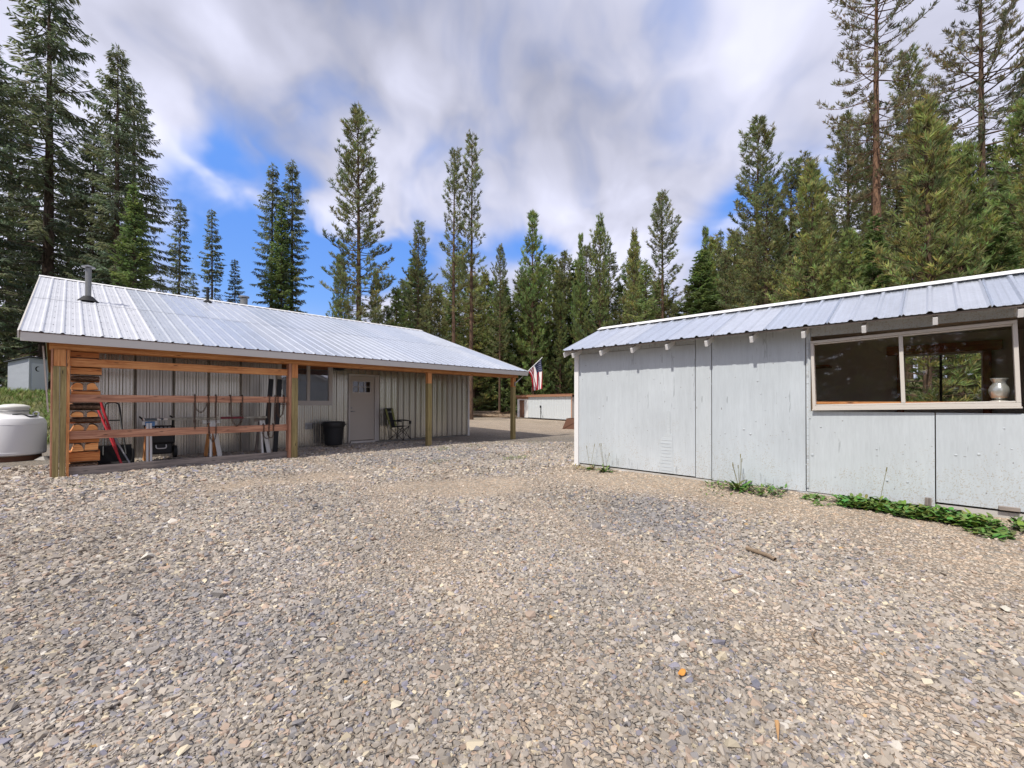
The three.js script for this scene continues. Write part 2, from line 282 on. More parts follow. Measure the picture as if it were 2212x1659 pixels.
function trunkGeo(H, r, R, limbs, bend = .3) {
  const pts = []; const bx = (R() - .5) * bend, bz = (R() - .5) * bend; const axis = (t) => [bx * Math.sin(t * 3), t * H, bz * Math.sin(t * 2.3 + 1) - bz * Math.sin(1)];
  const seg = 9, n = 16, pos = [], idx = [], uv = [];
  for (let i = 0; i <= n; i++) { const t = i / n, c = axis(t), rr = r * Math.pow(1 - t, .85) * (1 + .35 * Math.exp(-t * 40)) + .012; for (let k = 0; k <= seg; k++) { const a = k / seg * 6.2832; pos.push(c[0] + Math.cos(a) * rr, c[1] - (i ? 0 : .4), c[2] + Math.sin(a) * rr); uv.push(k / seg * r * 6.3, t * H); } }
  for (let i = 0; i < n; i++) for (let k = 0; k < seg; k++) { const a = i * (seg + 1) + k, b = a + seg + 1; idx.push(a, b, a + 1, a + 1, b, b + 1); }
  const g = new THREE.BufferGeometry(); g.setAttribute('position', new THREE.Float32BufferAttribute(pos, 3)); g.setAttribute('uv', new THREE.Float32BufferAttribute(uv, 2)); g.setIndex(idx); g.computeVertexNormals();
  const list = [g.toNonIndexed()];
  if (limbs.length) { const lp = [], lu = []; for (const path of limbs) for (let i = 0; i < path.length - 1; i++) { const a = path[i], b = path[i + 1], d = norm([b[0] - a[0], b[1] - a[1], b[2] - a[2]]), s1 = norm(cross(d, [0.3, 1, 0.2])), s2 = cross(d, s1), ra = a[3], rb = b[3]; const P = (o, rr, k) => { const t = k * 2.0944; return [o[0] + (s1[0] * Math.cos(t) + s2[0] * Math.sin(t)) * rr, o[1] + (s1[1] * Math.cos(t) + s2[1] * Math.sin(t)) * rr, o[2] + (s1[2] * Math.cos(t) + s2[2] * Math.sin(t)) * rr]; }; for (let k = 0; k < 3; k++) { lp.push(...P(a, ra, k), ...P(b, rb, k), ...P(a, ra, k + 1), ...P(a, ra, k + 1), ...P(b, rb, k), ...P(b, rb, k + 1)); lu.push(0, 0, 0, 1, 1, 0, 1, 0, 0, 1, 1, 1); } }
    const lg = new THREE.BufferGeometry(); lg.setAttribute('position', new THREE.Float32BufferAttribute(lp, 3)); lg.setAttribute('uv', new THREE.Float32BufferAttribute(lu, 2)); lg.computeVertexNormals(); list.push(lg); }
  return { geo: mergeGeometries(list), axis };
}
// shape: H height, r trunk radius, crown from cb (fraction), reach(t) branch length at t (0 crown foot .. 1 top), pitch(t) rise at the stem, kind of twig
function conifer(o) {
  const R = rng(o.seed), lv = new Leaves(), limbs = [], H = o.H; const tr0 = trunkGeo(H, o.r, rng(o.seed + 1), [], o.bend ?? .3), axis = tr0.axis;
  const add = (h, L, az, pitch, dead) => {
    const c = axis(h / H), path = [], n = 6, tone = (.58 + R() * .80), warm = (R() - .5) * .25, col = [o.col[0] * tone * (1 + warm), o.col[1] * tone, o.col[2] * tone * (1 - warm)];
    let d = norm([Math.cos(az), Math.tan(pitch), Math.sin(az)]), p = c.slice(), step = L / n; const r0 = (.012 + L * .011) * (o.limb ?? 1);
    const curl = o.curl + (R() - .5) * .1; path.push([...p, r0]);
    for (let i = 1; i <= n; i++) { d = norm([d[0] + (R() - .5) * .16, d[1] + curl * (i / n - (o.sag ?? .35)) * .5, d[2] + (R() - .5) * .16]); p = [p[0] + d[0] * step, p[1] + d[1] * step, p[2] + d[2] * step]; path.push([...p, r0 * (1 - i / n) + .004]); }
    limbs.push(path); if (dead) return;
    const tw = Math.max(3, Math.round(L * o.twigs));
    for (let k = 0; k < tw; k++) {
      const f = o.inner + (1 - o.inner) * Math.pow((k + R()) / tw, .8), i = Math.min(n - 1, Math.floor(f * n)), ff = f * n - i, a = path[i], b = path[i + 1], q = [mix(a[0], b[0], ff), mix(a[1], b[1], ff), mix(a[2], b[2], ff)], bd = norm([b[0] - a[0], b[1] - a[1], b[2] - a[2]]), sd = norm(cross(bd, [0, 1, 0]));
      const sg = R() < .5 ? -1 : 1, kk = .8 + R() * .45, cl = col.map((v) => v * kk);
      if (o.style === 'spruce') {        // flat sprays that hang from the limb
        const tl = (o.tl) * (.6 + R() * .7) * (1.1 - .45 * f), td = norm([bd[0] * .55 + sd[0] * sg * (.4 + R() * .5), bd[1] * .5 - (o.droop) * (.2 + R() * .8), bd[2] * .55 + sd[2] * sg * (.4 + R() * .5)]);
        const s1 = norm(cross(td, [R() - .5, R() * .6 + .3, R() - .5])), w = o.tw * (.7 + R() * .6);
        lv.diamond(q, td, tl, w, s1, cl);
        const q2 = [q[0] + td[0] * tl * .4, q[1] + td[1] * tl * .4, q[2] + td[2] * tl * .4], t2 = norm([td[0] + (R() - .5) * .9, td[1] - .25 + (R() - .5) * .6, td[2] + (R() - .5) * .9]);
        lv.diamond(q2, t2, tl * .65, w * .85, norm(cross(t2, [R() - .5, .5, R() - .5])), cl.map((v) => v * (.85 + R() * .4)));
      } else {                           // tufts: short brushes turned up at the twig ends
        const out = o.tl * (.5 + R() * .9), td = norm([bd[0] * .6 + sd[0] * sg * R() * .9, bd[1] * .5 + .25 + R() * .5, bd[2] * .6 + sd[2] * sg * R() * .9]), e = [q[0] + td[0] * out, q[1] + td[1] * out, q[2] + td[2] * out];
        if (k % 2 === 0) limbs.push([[...q, .010], [...e, .005]]);
        for (let u = 0; u < o.brush; u++) { const dd = norm([td[0] * .9 + (R() - .5) * 1.5, td[1] * .9 + .25 + (R() - .5) * 1.3, td[2] * .9 + (R() - .5) * 1.5]), w = o.tw * (.6 + R() * .7), st = [e[0] - td[0] * out * .5 * R(), e[1] - td[1] * out * .5 * R(), e[2] - td[2] * out * .5 * R()]; lv.diamond(st, dd, o.bl * (.6 + R() * .7), w, norm(cross(dd, [R() - .5, R() - .5, R() - .5])), cl.map((v) => v * (.8 + R() * .45))); }
      }
    }
  };
  let h = o.cb * H, az = R() * 6.28;
  while (h < H * .992) {
    const t = (h - o.cb * H) / (H * (1 - o.cb)), lump = .60 + .80 * vnoise(h * .75, o.seed, 5);
    const nb = Math.max(2, Math.round(o.whorl * (.7 + R() * .6)));
    for (let b = 0; b < nb; b++) { az += 6.283 / nb + (R() - .5) * .9; const gap = R() < (o.gap ?? .1); const L = o.reach(t) * lump * (.62 + R() * .62) * (.8 + .4 * vnoise(az * .8 + 9, h * .3, o.seed + 3)); if (!gap && L > .12) add(h + (R() - .5) * o.step, L, az, o.pitch(t) + (R() - .5) * .25, false); }
    h += o.step * (.75 + R() * .5) * (1 - .45 * t);
  }
  for (let i = 0; i < (o.dead ?? 0); i++) add((.12 + R() * (o.cb - .1)) * H, .5 + R() * 1.4, R() * 6.28, -.15 - R() * .3, true);
  for (let k = 0; k < 26; k++) { const y = H * (1 - .05 * R()), c = axis(Math.min(1, y / H)), a = R() * 6.28, d = norm([Math.cos(a) * .5, 1, Math.sin(a) * .5]); lv.diamond([c[0], y - .2, c[2]], d, .28 + R() * .25, .035, norm(cross(d, [R() - .5, .2, R() - .5])), o.col); }
  const tr = trunkGeo(H, o.r, rng(o.seed + 1), limbs, o.bend ?? .3);
  return { H, trunk: tr.geo, crown: lv.build() };
}
const barkT = tex(256, 512, (u, v) => { const a = fbm(u * 14, v * 10, 5, 4, 14, 10), b = fbm(u * 30, v * 7, 9, 4, 30, 7), c = vnoise(u * 9, v * 22, 3, 9, 22); return mix3([.26, .22, .19], [.66, .58, .51], clamp(a * .9 + b * .7 - .32 - (c > .78 ? .2 : 0))); }, { rx: .9, ry: .5 });
M.trunkGrey = mat([.55, .50, .47], .95, 0, { map: barkT }); M.trunkRed = mat([.92, .68, .53], .95, 0, { map: barkT }); M.trunkPine = mat([.62, .50, .42], .95, 0, { map: barkT });
M.foliage = new THREE.MeshPhysicalMaterial({ vertexColors: true, roughness: 1, transmission: .46, thickness: 0, specularIntensity: .4, side: THREE.DoubleSide });
const P = {};
const SPR = { style: 'spruce', curl: .35, sag: .3, inner: .12, droop: .75, tl: .56, tw: .042, twigs: 23, whorl: 5, step: .46, col: [.205, .240, .135] };
for (let k = 0; k < 3; k++) P['spruce' + k] = conifer({ ...SPR, seed: 100 + k * 7, H: 26, r: .30, cb: [.06, .05, .1][k], reach: (t) => [3.6, 2.9, 3.2][k] * Math.pow(1 - t, .62) + .18, pitch: (t) => mix(-.45, .25, t), gap: [.22, .08, .14][k], dead: 10, whorl: [4.4, 5.2, 5][k] });
for (let k = 0; k < 2; k++) P['slim' + k] = conifer({ ...SPR, seed: 151 + k * 9, H: 22, r: .17, cb: .08, reach: (t) => (1.55 * Math.pow(1 - t, .55) + .15) * (k ? 1 : .8), pitch: (t) => mix(-.4, .2, t), tl: .46, tw: .05, twigs: 20, whorl: 5, step: .40, gap: .15 });
P.fir = conifer({ ...SPR, seed: 191, H: 20, r: .2, cb: .03, reach: (t) => 2.5 * Math.pow(1 - t, .75) + .12, pitch: (t) => mix(-.15, .5, t), droop: .35, tl: .5, tw: .06, twigs: 20, whorl: 6, step: .40, gap: .04, col: [.200, .275, .090] });
const PIN = { style: 'pine', curl: .9, sag: .2, inner: .30, tl: .30, bl: .36, tw: .026, brush: 11, twigs: 4.8, whorl: 4.6, step: .48, col: [.232, .252, .108] };
for (let k = 0; k < 4; k++) P['pine' + k] = conifer({ ...PIN, seed: 211 + k * 13, H: 28, r: .24, cb: [.22, .40, .30, .34][k], reach: (t) => { const f = Math.pow(Math.max(0, 1 - t), .42); return [2.7, 2.0, 2.5, 2.3][k] * f * (.72 + .28 * S(t, 0, .3)) + .15; }, pitch: (t) => mix(-.25, .75, t), gap: [.08, .22, .12, .16][k], dead: [10, 26, 18, 22][k] });
for (let k = 0; k < 4; k++) P['young' + k] = conifer({ ...PIN, seed: 311 + k * 13, H: 17, r: .15, cb: [.03, .02, .06, .04][k], reach: (t) => [2.5, 2.2, 2.0, 2.7][k] * Math.pow(Math.max(0, 1 - t), .62) + .16, pitch: (t) => mix(-.05, .8, t), inner: .22, twigs: 5.0, brush: 11, whorl: 5.2, step: .46, bl: .34, tw: .026, col: [[.255, .305, .098], [.235, .310, .098], [.300, .318, .110], [.225, .280, .102]][k], gap: .05 });
for (let k = 0; k < 2; k++) P['tall' + k] = conifer({ ...PIN, seed: 411 + k * 17, H: 30, r: .30, cb: [.42, .30][k], reach: (t) => [3.4, 3.6][k] * Math.pow(Math.max(0, 1 - t), .45) * (.6 + .4 * S(t, 0, .35)) + .2, pitch: (t) => mix(-.5, .5, t), curl: .7, gap: .24, dead: 24, twigs: 4.8, step: .5, bl: .32, tw: .022, brush: 11, col: [.215, .200, .112] });
P.larch = conifer({ ...SPR, seed: 511, H: 14, r: .12, cb: .04, reach: (t) => 1.6 * Math.pow(1 - t, .6) + .15, pitch: (t) => mix(.1, .6, t), droop: .3, tl: .42, tw: .045, twigs: 19, whorl: 5, step: .36, gap: .06, col: [.26, .33, .12] });
console.log('tree prototypes', Object.values(P).reduce((a, p) => a + p.crown.attributes.position.count / 3 + p.trunk.attributes.position.count / 3, 0));
const proto = {};
const KIND = { spruce: 'spruce_tree', slim: 'spruce_tree', fir: 'fir_tree', pine: 'pine_tree', young: 'young_pine', tall: 'pine_tree', larch: 'larch_tree' };
// px, top: where the tree's axis and tip stand in the view at that depth; wf: how broad it is against its kind
let turn = 0;
function tree(kind, px, top, depth, wf, label, group, trunkM) {
  const r = (px - 1106) / FOCAL * depth, x = FW[0] * depth + RT[0] * r, z = FW[1] * depth + RT[1] * r, y = ground(x, z), H = EYE + (870 - top) / FOCAL * depth - y; return treeAt(kind, x, z, H, wf, label, group, trunkM);
}
function treeAt(kind, x, z, H, wf, label, group, trunkM) {
  const p = P[kind], base = kind.replace(/\d/, ''), k = H / p.H, y = ground(x, z), key = kind + (trunkM ? 'r' : '');
  let t;
  if (!proto[key]) {
    t = new THREE.Group(); part('trunk', p.trunk, trunkM || (base === 'pine' || base === 'young' || base === 'tall' ? M.trunkPine : M.trunkGrey), t); const c = part('crown', p.crown, M.foliage, t); c.userData = { kind: 'stuff' }; proto[key] = t;
  } else t = proto[key].clone();
  t.name = numbered(KIND[base]); t.position.set(x, y, z); turn += 2.399; t.rotation.y = turn; t.scale.set(k * wf, k, k * wf);
  t.userData = { label, category: 'tree' }; if (group) t.userData.group = group; scene.add(t); return t;
}
// the ones that stand out
const leftGroup = 'tall spruces behind the metal building';
tree('spruce0', 96, -75, 34, 1.12, 'tallest dark spruce at the far left, its tip above the frame');
tree('spruce1', 248, 95, 33, .92, 'tall spruce standing just right of the tallest one at far left');
tree('spruce2', 287, 168, 36, .95, 'spruce with drooping right side, right edge of the left tree group');
tree('fir', 284, 395, 29, 1.0, 'bright green fir in front of the left spruces, above the first roof vent');
tree('spruce2', 196, 265, 34, .9, 'spruce with bare lower stem between the two tallest left spruces');
tree('spruce0', 20, 180, 40, 1.15, 'broad dark spruce cut by the left edge of the picture');
tree('spruce1', -40, 60, 30, 1.1, 'dark spruce standing outside the left edge, branches reaching into view');
tree('spruce2', 150, 340, 42, 1.1, 'lower dark spruce behind the tallest left spruce');
tree('fir', 235, 480, 40, 1.2, 'low dark conifer behind the roof vent pipe on the left');
tree('spruce1', 60, 420, 40, 1.2, 'lower spruce left of the tallest trunk, above the outhouse');
tree('slim0', 384, 435, 62, 1.05, 'thin spire-like spruce right of the left tree group');
tree('slim1', 455, 452, 60, 1.1, 'second thin spruce spire above the middle roof vent');
tree('slim1', 505, 561, 62, 1.2, 'short spruce between the thin spire and the twin-topped spruce');
tree('slim0', 343, 598, 75, 1.2, 'smallest far spruce left of the thin spires'); tree('slim1', 417, 590, 78, 1.2, 'small far spruce between the two thin spires');
tree('spruce1', 585, 352, 46, .85, 'left stem of the twin-topped spruce over the roof'); tree('spruce1', 628, 343, 46.5, .88, 'right stem of the twin-topped spruce over the roof');
tree('fir', 605, 440, 45, .9, 'green conifer filling in between the twin spruce tops');
tree('pine0', 773, 243, 44, 1.22, 'large full lodgepole-type pine standing alone right of the twin spruce');
tree('young0', 735, 560, 46, .8, 'short pine at the left foot of the large lone pine'); tree('young2', 812, 590, 47, .8, 'short pine at the right foot of the large lone pine');
tree('pine2', 904, 485, 52, 1.1, 'mid height pine left of the pair of bare-stemmed pines');
tree('pine1', 981, 329, 42, 1.0, 'left one of two tall bare-stemmed pines in the middle'); tree('pine1', 1017, 297, 43, .95, 'right, taller one of two tall bare-stemmed pines in the middle');
tree('pine3', 1079, 535, 55, .85, 'small pine just right of the two bare-stemmed pines'); tree('young1', 1151, 463, 57, .95, 'pointed pine rising above the forest in the middle');
tree('young3', 1210, 640, 58, .9, 'low pine between the pointed pine and the forked tops'); tree('young1', 1253, 511, 58, .55, 'slim pointed pine left of the forked tops'); tree('young3', 1296, 481, 56, .8, 'pine with a forked looking top in the middle right forest');
tree('pine3', 1432, 420, 47, 1.15, 'open crowned pine halfway to the tall right pine'); tree('young2', 1371, 505, 52, .8, 'pine just left of the open crowned pine');
tree('young1', 1525, 498, 50, .65, 'narrow pine right of the open crowned pine'); tree('slim1', 1557, 494, 52, .8, 'slim tree close left of the full round-topped pine');
tree('pine0', 1635, 263, 40, 1.25, 'full round-topped pine above the left part of the grey building'); tree('young1', 1771, 400, 42, 1.1, 'pointed pine between the round-topped pine and the red trunk');
tree('tall0', 1901, -190, 26, 1.0, 'tallest pine at the right with a long bare reddish trunk', null, M.trunkRed);
tree('pine3', 1884, 250, 30, .7, 'thin pine whose stem stands just left of the red trunk');
tree('tall1', 2125, -150, 30, 1.0, 'tall dark pine with drooping limbs near the right edge'); tree('pine2', 1963, 110, 36, 1.1, 'dense pine close right of the red trunk');
tree('pine0', 1834, 250, 34, 1.2, 'bushy pine directly left of the red trunk'); tree('pine0', 2009, 210, 36, 1.45, 'broad dense pine between the red trunk and the drooping pine');
tree('fir', 2150, 300, 30, 1.15, 'green fir in front of the drooping pine at the right'); tree('spruce2', 2240, 60, 31, 1.0, 'spruce cut by the right edge of the picture'); tree('pine2', 2075, 330, 33, 1.5, 'olive pine left of the green fir at the right edge');
tree('larch', 1396, 569, 40, 1.15, 'pale yellow-green larch against the darker forest'); tree('larch', 1095, 640, 58, .8, 'fresh green larch beneath the two bare-stemmed pines');
// the forest edge behind the yard
const forestGroup = 'olive conifers of the forest edge behind the yard', R5 = rng(4242);
const fills = []; for (let i = 0; i < 52; i++) { const px = 832 + i * 20.5 + (R5() - .5) * 18, near = R5() < .45 && (px < 960 || px > 1290), top = 592 + (R5() - .5) * 90 - (px > 1500 ? 60 : 0) + (i % 3 === 0 ? -25 : 0); fills.push([px, top + (near ? 60 : 0), near ? 46 + R5() * 6 : 57 + R5() * 12]); }
fills.forEach(([px, top, d]) => tree(['young0', 'young1', 'young2', 'pine0', 'fir', 'pine2', 'young3'][Math.floor(R5() * 7)], px, top, d, 1.15 + R5() * .6, 'bushy olive conifer packed into the forest edge behind the yard', forestGroup));
const rightGroup = 'dense conifers behind the grey building';
for (let i = 0; i < 16; i++) { const px = 1660 + i * 40 + (R5() - .5) * 30; tree(['pine0', 'pine2', 'pine3', 'pine0', 'pine2'][Math.floor(R5() * 5)], px, 330 + R5() * 190 - (px > 1850 ? 50 : 0), 34 + R5() * 11, 1.25 + R5() * .5, 'dense olive conifer crowded behind the grey building roof', rightGroup); }
// low dark undergrowth conifers at the foot of the forest, seen under the porch roof
for (let i = 0; i < 16; i++) tree(['young3', 'fir', 'young0'][i % 3], 1000 + i * 15 + (R5() - .5) * 12, 770 - R5() * 60, 58 + R5() * 5, 1.3 + R5() * .5, 'low dark young conifer at the foot of the forest beyond the yard', 'undergrowth conifers beyond the yard');
for (let i = 0; i < 7; i++) tree(['fir', 'young3', 'spruce1'][i % 3], -40 + i * 34, 640 + R5() * 90, 38 + R5() * 6, 1.5, 'low conifer on the grassy slope behind the outhouse', 'conifers behind the outhouse');
// green slope seen through the back window of the grey building, and the woods mirrored in its front window
for (let i = 0; i < 12; i++) treeAt(['fir', 'young2', 'young0'][i % 3], 17 + R5() * 9, -4.5 + i * .85 + R5(), 6 + R5() * 5, 1.25, 'young green conifer on the slope seen through the back window', 'young conifers on the slope behind the grey building');
for (let i = 0; i < 18; i++) treeAt(['young0', 'young3', 'spruce1', 'young2'][i % 4], -38 - (i % 2) * 7 - R5() * 4, -15 + i * 1.5 + R5(), 13 + R5() * 6, 1.5, 'conifer across the clearing, mirrored in the grey building window', 'woods mirrored in the grey building window');
console.log('trees done');
M.sill = mat([.46, .44, .41], .8); M.block = mat([.42, .41, .40], .95); M.room = mat([.58, .51, .42], .9); M.roomFloor = mat([.16, .12, .09], .8); M.beam = mat([.45, .26, .17], .7, 0, { map: firMap }); M.winFrame = mat([.56, .52, .47], .5);
M.endGrain = mat([1.25, 1.28, 1.2], .85, 0, { map: firMap }); M.split2 = mat([.80, .66, .52], .85, 0, { map: firMap }); M.split3 = mat([1.05, 1.02, .96], .85, 0, { map: firMap }); M.rustTrim = mat([.34, .17, .10], .75); M.peeled = mat([1.0, .86, .66], .85, 0, { map: greyMap }); M.stalk = mat([.22, .20, .09], .8);

// ---------------------------------------------------------------- the metal building with its open porch
{
  const B = thing('metal_building', 'long metal-clad building with ribbed metal roof and open timber-post porch', 'building', 0, 0, 0);
  const XL = -.588, XR = 12.14, ZE = -10.95, YE = 2.587, ZR = -18.098, YR = 4.944, ang = Math.atan2(YR - YE, ZE - ZR), ca = Math.cos(ang), sa = Math.sin(ang), SL = (ZE - ZR) / ca, pitch = .2555, phase = -.339;
  const upper = (14.4 - 18.098) / -ca;                         // slope length down to the lap
  // roof sheets: lower row, upper row lapping over it, both slopes
  const edges = [XL, .4445]; while (edges[edges.length - 1] + .7665 < XR - .2) edges.push(edges[edges.length - 1] + .7665); edges.push(XR);
  const R = rng(5);
  const sheet = (a, b, L, m, x, y, z, rx, ry = 0) => { const s = part('roof_panel', ribSheet(a, b, L, pitch, phase), m, B, x, y, z); s.rotation.set(rx, ry, 0, 'YXZ'); return s; };
  for (let i = 0; i < edges.length - 1; i++) {
    const a = edges[i] + (i ? .0012 : 0), b = edges[i + 1] - .0012, m = i < 2 ? M.roofOld : M.roofNew[Math.floor(R() * 3)], m2 = i < 2 ? M.roofOld : i === 2 ? M.roofPatina : M.roofNew[Math.floor(R() * 3)], dy = R() * .0015;
    sheet(a, b, SL - upper + .10, i === 2 ? M.roofPatina : m, 0, YR - (upper - .1) * sa + dy, ZR + (upper - .1) * ca, ang);
    sheet(a, b, upper, m2, 0, YR + .006 + dy, ZR + .002, ang);
    // far slope, one long sheet
    sheet(-b, -a, SL, M.roofNew[0], 0, YR, ZR - .004, ang, Math.PI);
  }
  { const g = ribSheet(-.16, .16, XR - XL + .06, 9, 4, 0, .01, .01, 0); const cap = poly([[-.17, -.055], [0, .012], [.17, -.055], [.17, -.059], [0, .006], [-.17, -.059]], XR - XL + .05); metricUV(cap, 2); const m = part('ridge_cap', cap, M.whiteTrim, B, XL - .025, YR + .03, ZR); m.rotation.y = Math.PI / 2; }
  // rake trim on the left edge
  for (const x of [XL - .012, XR + .012]) { const g = box(.022, .13, SL - .02, 2); const m = part('rake_trim', g, M.fascia, B, x, YR - SL / 2 * sa - .062, ZR + SL / 2 * ca); m.rotation.x = ang; }
  // screws in rows
  { const rows = [.25, .85, 1.5, 2.15, 2.8, 3.45, 4.15, 4.8, 5.45, 6.1, 6.8, 7.42], n = [], g = new THREE.CylinderGeometry(.008, .010, .008, 6), m4 = new THREE.Matrix4(), rot = new THREE.Matrix4().makeRotationX(ang);
    for (let k = 0; phase + k * pitch < XR - .1; k++) for (const s of rows) for (const f of [.12, .5]) { const x = phase + (k + f) * pitch; if (x > XL + .04 && x < XR - .04 && (f < .3 || k < 7)) { const lift = .006 + (s < upper ? .006 : 0); n.push(m4.clone().makeTranslation(x, YR - s * sa + lift * ca, ZR + s * ca + lift * sa).multiply(rot)); } }
    const im = shadows(new THREE.InstancedMesh(g, M.steel, n.length)); n.forEach((q, i) => im.setMatrixAt(i, q)); im.name = 'roof_screws'; im.userData = { kind: 'stuff' }; B.add(im); }
  // deck boards below the metal
  for (const s of [1, -1]) { const g = box(XR - XL - .04, .02, SL - .03, 0); const m = part('roof_deck', g, M.deck, B, (XL + XR) / 2, YR - SL / 2 * sa - .034, ZR + s * (SL / 2 * ca)); m.rotation.x = s * ang; }
  // fascia board in one face, a little proud under the drip edge
  part('fascia', lim(XL + .01, XR - .005, YE - .165, YE - .012, ZE + -.034, ZE - .012, .003), M.fascia, B);
  part('header_beam', lim(-.25, 11.86, 2.338, 2.462, -11.30, -11.215, .005), M.fir, B); part('header_beam', lim(-.25, 11.86, 2.33, 2.462, -11.47, -11.385, .005), M.fir, B);
  // posts
  const post = (x0, x1, split) => {
    const p = new THREE.Group(); p.name = 'post'; B.add(p); const y0 = -.08;
    if (split) { const m = (x0 + x1) / 2; part('post_board', lim(x0, m - .004, y0, 2.03, -11.335, -11.2, .006), M.treated, p); part('post_board', lim(m + .004, x1, y0, 2.03, -11.335, -11.203, .006), M.treated, p); }
    else part('post_board', lim(x0, x1, y0, 1.99, -11.335, -11.2, .007), M.treated, p);
    part('beam_seat', lim(x0 + .004, x1 - .006, split ? 2.033 : 1.993, 2.336, -11.335, -11.197, .006), M.fir, p); return p;
  };
  let p = post(-.197, -.032, true); part('trimmer_board', lim(-.226, -.2, -.06, 2.336, -11.42, -11.212, .004), M.firRed, p); part('trimmer_board', lim(-.029, .012, -.06, 2.336, -11.40, -11.206, .004), M.fir, p);
  p = post(3.80, 3.945); part('trimmer_board', lim(3.735, 3.797, -.02, 2.336, -11.40, -11.21, .004), M.firRed, p);
  post(7.775, 7.925); post(11.56, 11.72);
  // rails, skirt
  part('rail', lim(.013, 3.734, 2.045, 2.20, -11.345, -11.307, .004), M.fir, B); part('rail', lim(.013, 3.734, 1.385, 1.528, -11.345, -11.307, .004), M.firRed, B); part('rail', lim(.013, 3.734, .702, .855, -11.345, -11.307, .004), M.firRed, B); part('skirt_board', lim(.013, 3.734, .035, .195, -11.345, -11.307, .004), M.greyWood, B);
  { const m = part('downspout', bar([-.335, 2.41, -11.62], [-.262, 1.2, -11.62], .022, .03), M.fascia, B); }
  // front wall: ribbed sheets with openings for window and door
  const wp = .2365, wph = .59, W = -13.2, wallSheet = (a, b, y0, y1, k) => { const s = part('wall_panel', ribSheet(a, b, y1 - y0, wp, wph, .034, .038, .016, .009), M.wallMetal[k % 3], B, 0, y1, W); s.rotation.x = Math.PI / 2; return s; };
  const top = 3.15, foot = .075;
  const cuts = [-.2, .354, 1.0635, 1.773, 2.4825, 3.192, 4.07];
  for (let i = 0; i < cuts.length - 1; i++) wallSheet(cuts[i] + .001, cuts[i + 1] - .001, foot, top, i);
  wallSheet(4.071, 5.64, foot, 1.31, 1); wallSheet(4.071, 5.64, 2.66, top, 2); wallSheet(5.641, 6.145, foot, top, 0); wallSheet(6.146, 7.20, 2.305, top, 1);
  const c2 = [7.201, 7.91, 8.62, 9.33, 10.04, 10.75, 11.06]; for (let i = 0; i < c2.length - 1; i++) wallSheet(c2[i] + .001, c2[i + 1] - .001, foot + .06, top, i + 1);
  part('corner_trim', lim(11.055, 11.115, .09, 2.62, -13.26, -13.165), M.whiteTrim, B);
  // other walls and floor close the room
  part('end_wall', lim(-.2, -.15, 0, 3.1, -23, -13.26), M.galv, B); part('end_wall', lim(11.05, 11.10, 0, 3.1, -23, -13.27), M.galv, B); part('back_wall', lim(-.2, 11.1, 0, 3.1, -23.06, -23.0), M.galv, B); part('floor_slab', lim(-.15, 11.05, -.1, .12, -23, -13.27), M.concrete, B);
  part('inner_wall', lim(-.15, 4.07, .125, 3.0, -13.30, -13.255), M.stud, B); part('inner_wall', lim(5.64, 6.14, .125, 3.0, -13.30, -13.255), M.stud, B); part('inner_wall', lim(7.21, 11.05, .125, 3.0, -13.30, -13.255), M.stud, B); part('inner_wall', lim(4.07, 5.64, .125, 1.31, -13.30, -13.255), M.stud, B); part('inner_wall', lim(4.07, 5.64, 2.66, 3.0, -13.30, -13.255), M.stud, B); part('inner_wall', lim(6.14, 7.21, 2.31, 3.0, -13.30, -13.255), M.stud, B);
  // window
  const win = new THREE.Group(); win.name = 'window'; B.add(win);
  part('frame', merge([lim(4.07, 5.64, 1.312, 1.44, -13.23, -13.15), lim(5.525, 5.64, 1.442, 2.66, -13.23, -13.15), lim(4.07, 4.185, 1.442, 2.66, -13.23, -13.15), lim(4.187, 5.523, 2.56, 2.66, -13.23, -13.15), lim(4.892, 4.972, 1.442, 2.558, -13.225, -13.16)]), M.taupeTrim, win);
  part('pane', lim(4.186, 4.891, 1.441, 2.559, -13.2, -13.196), M.lowE, win); part('pane', lim(4.973, 5.524, 1.441, 2.559, -13.205, -13.201), M.lowE, win);
  // door
  part('door_trim', merge([lim(6.147, 6.197, .125, 2.30, -13.25, -13.14), lim(7.036, 7.095, .125, 2.30, -13.25, -13.14), lim(7.097, 7.198, .125, 2.30, -13.25, -13.165), lim(6.199, 7.034, 2.235, 2.30, -13.25, -13.14), lim(6.199, 7.034, .10, .165, -13.27, -13.09)]), M.taupeTrim, B);
  const door = new THREE.Group(); door.name = 'door'; B.add(door);
  part('slab', merge([lim(6.205, 7.028, .185, 1.712, -13.225, -13.185), lim(6.205, 6.277, 1.712, 2.225, -13.225, -13.185), lim(6.897, 7.028, 1.712, 2.225, -13.225, -13.185), lim(6.277, 6.897, 2.075, 2.225, -13.225, -13.185)]), M.taupe, door);
  part('lite_frame', merge([lim(6.262, 6.912, 2.062, 2.092, -13.184, -13.172), lim(6.262, 6.912, 1.694, 1.724, -13.184, -13.172), lim(6.262, 6.290, 1.725, 2.061, -13.184, -13.172), lim(6.884, 6.912, 1.725, 2.061, -13.184, -13.172), lim(6.480, 6.500, 1.725, 2.061, -13.184, -13.176), lim(6.675, 6.695, 1.725, 2.061, -13.184, -13.176), lim(6.291, 6.479, 1.884, 1.902, -13.183, -13.177), lim(6.501, 6.674, 1.884, 1.902, -13.183, -13.177), lim(6.696, 6.883, 1.884, 1.902, -13.183, -13.177)]), M.taupeTrim, door);
  for (const [a, b] of [[6.291, 6.479], [6.501, 6.674], [6.696, 6.883]]) for (const [c, d] of [[1.726, 1.883], [1.903, 2.06]]) part('pane', lim(a, b, c, d, -13.206, -13.202), M.glass, door);
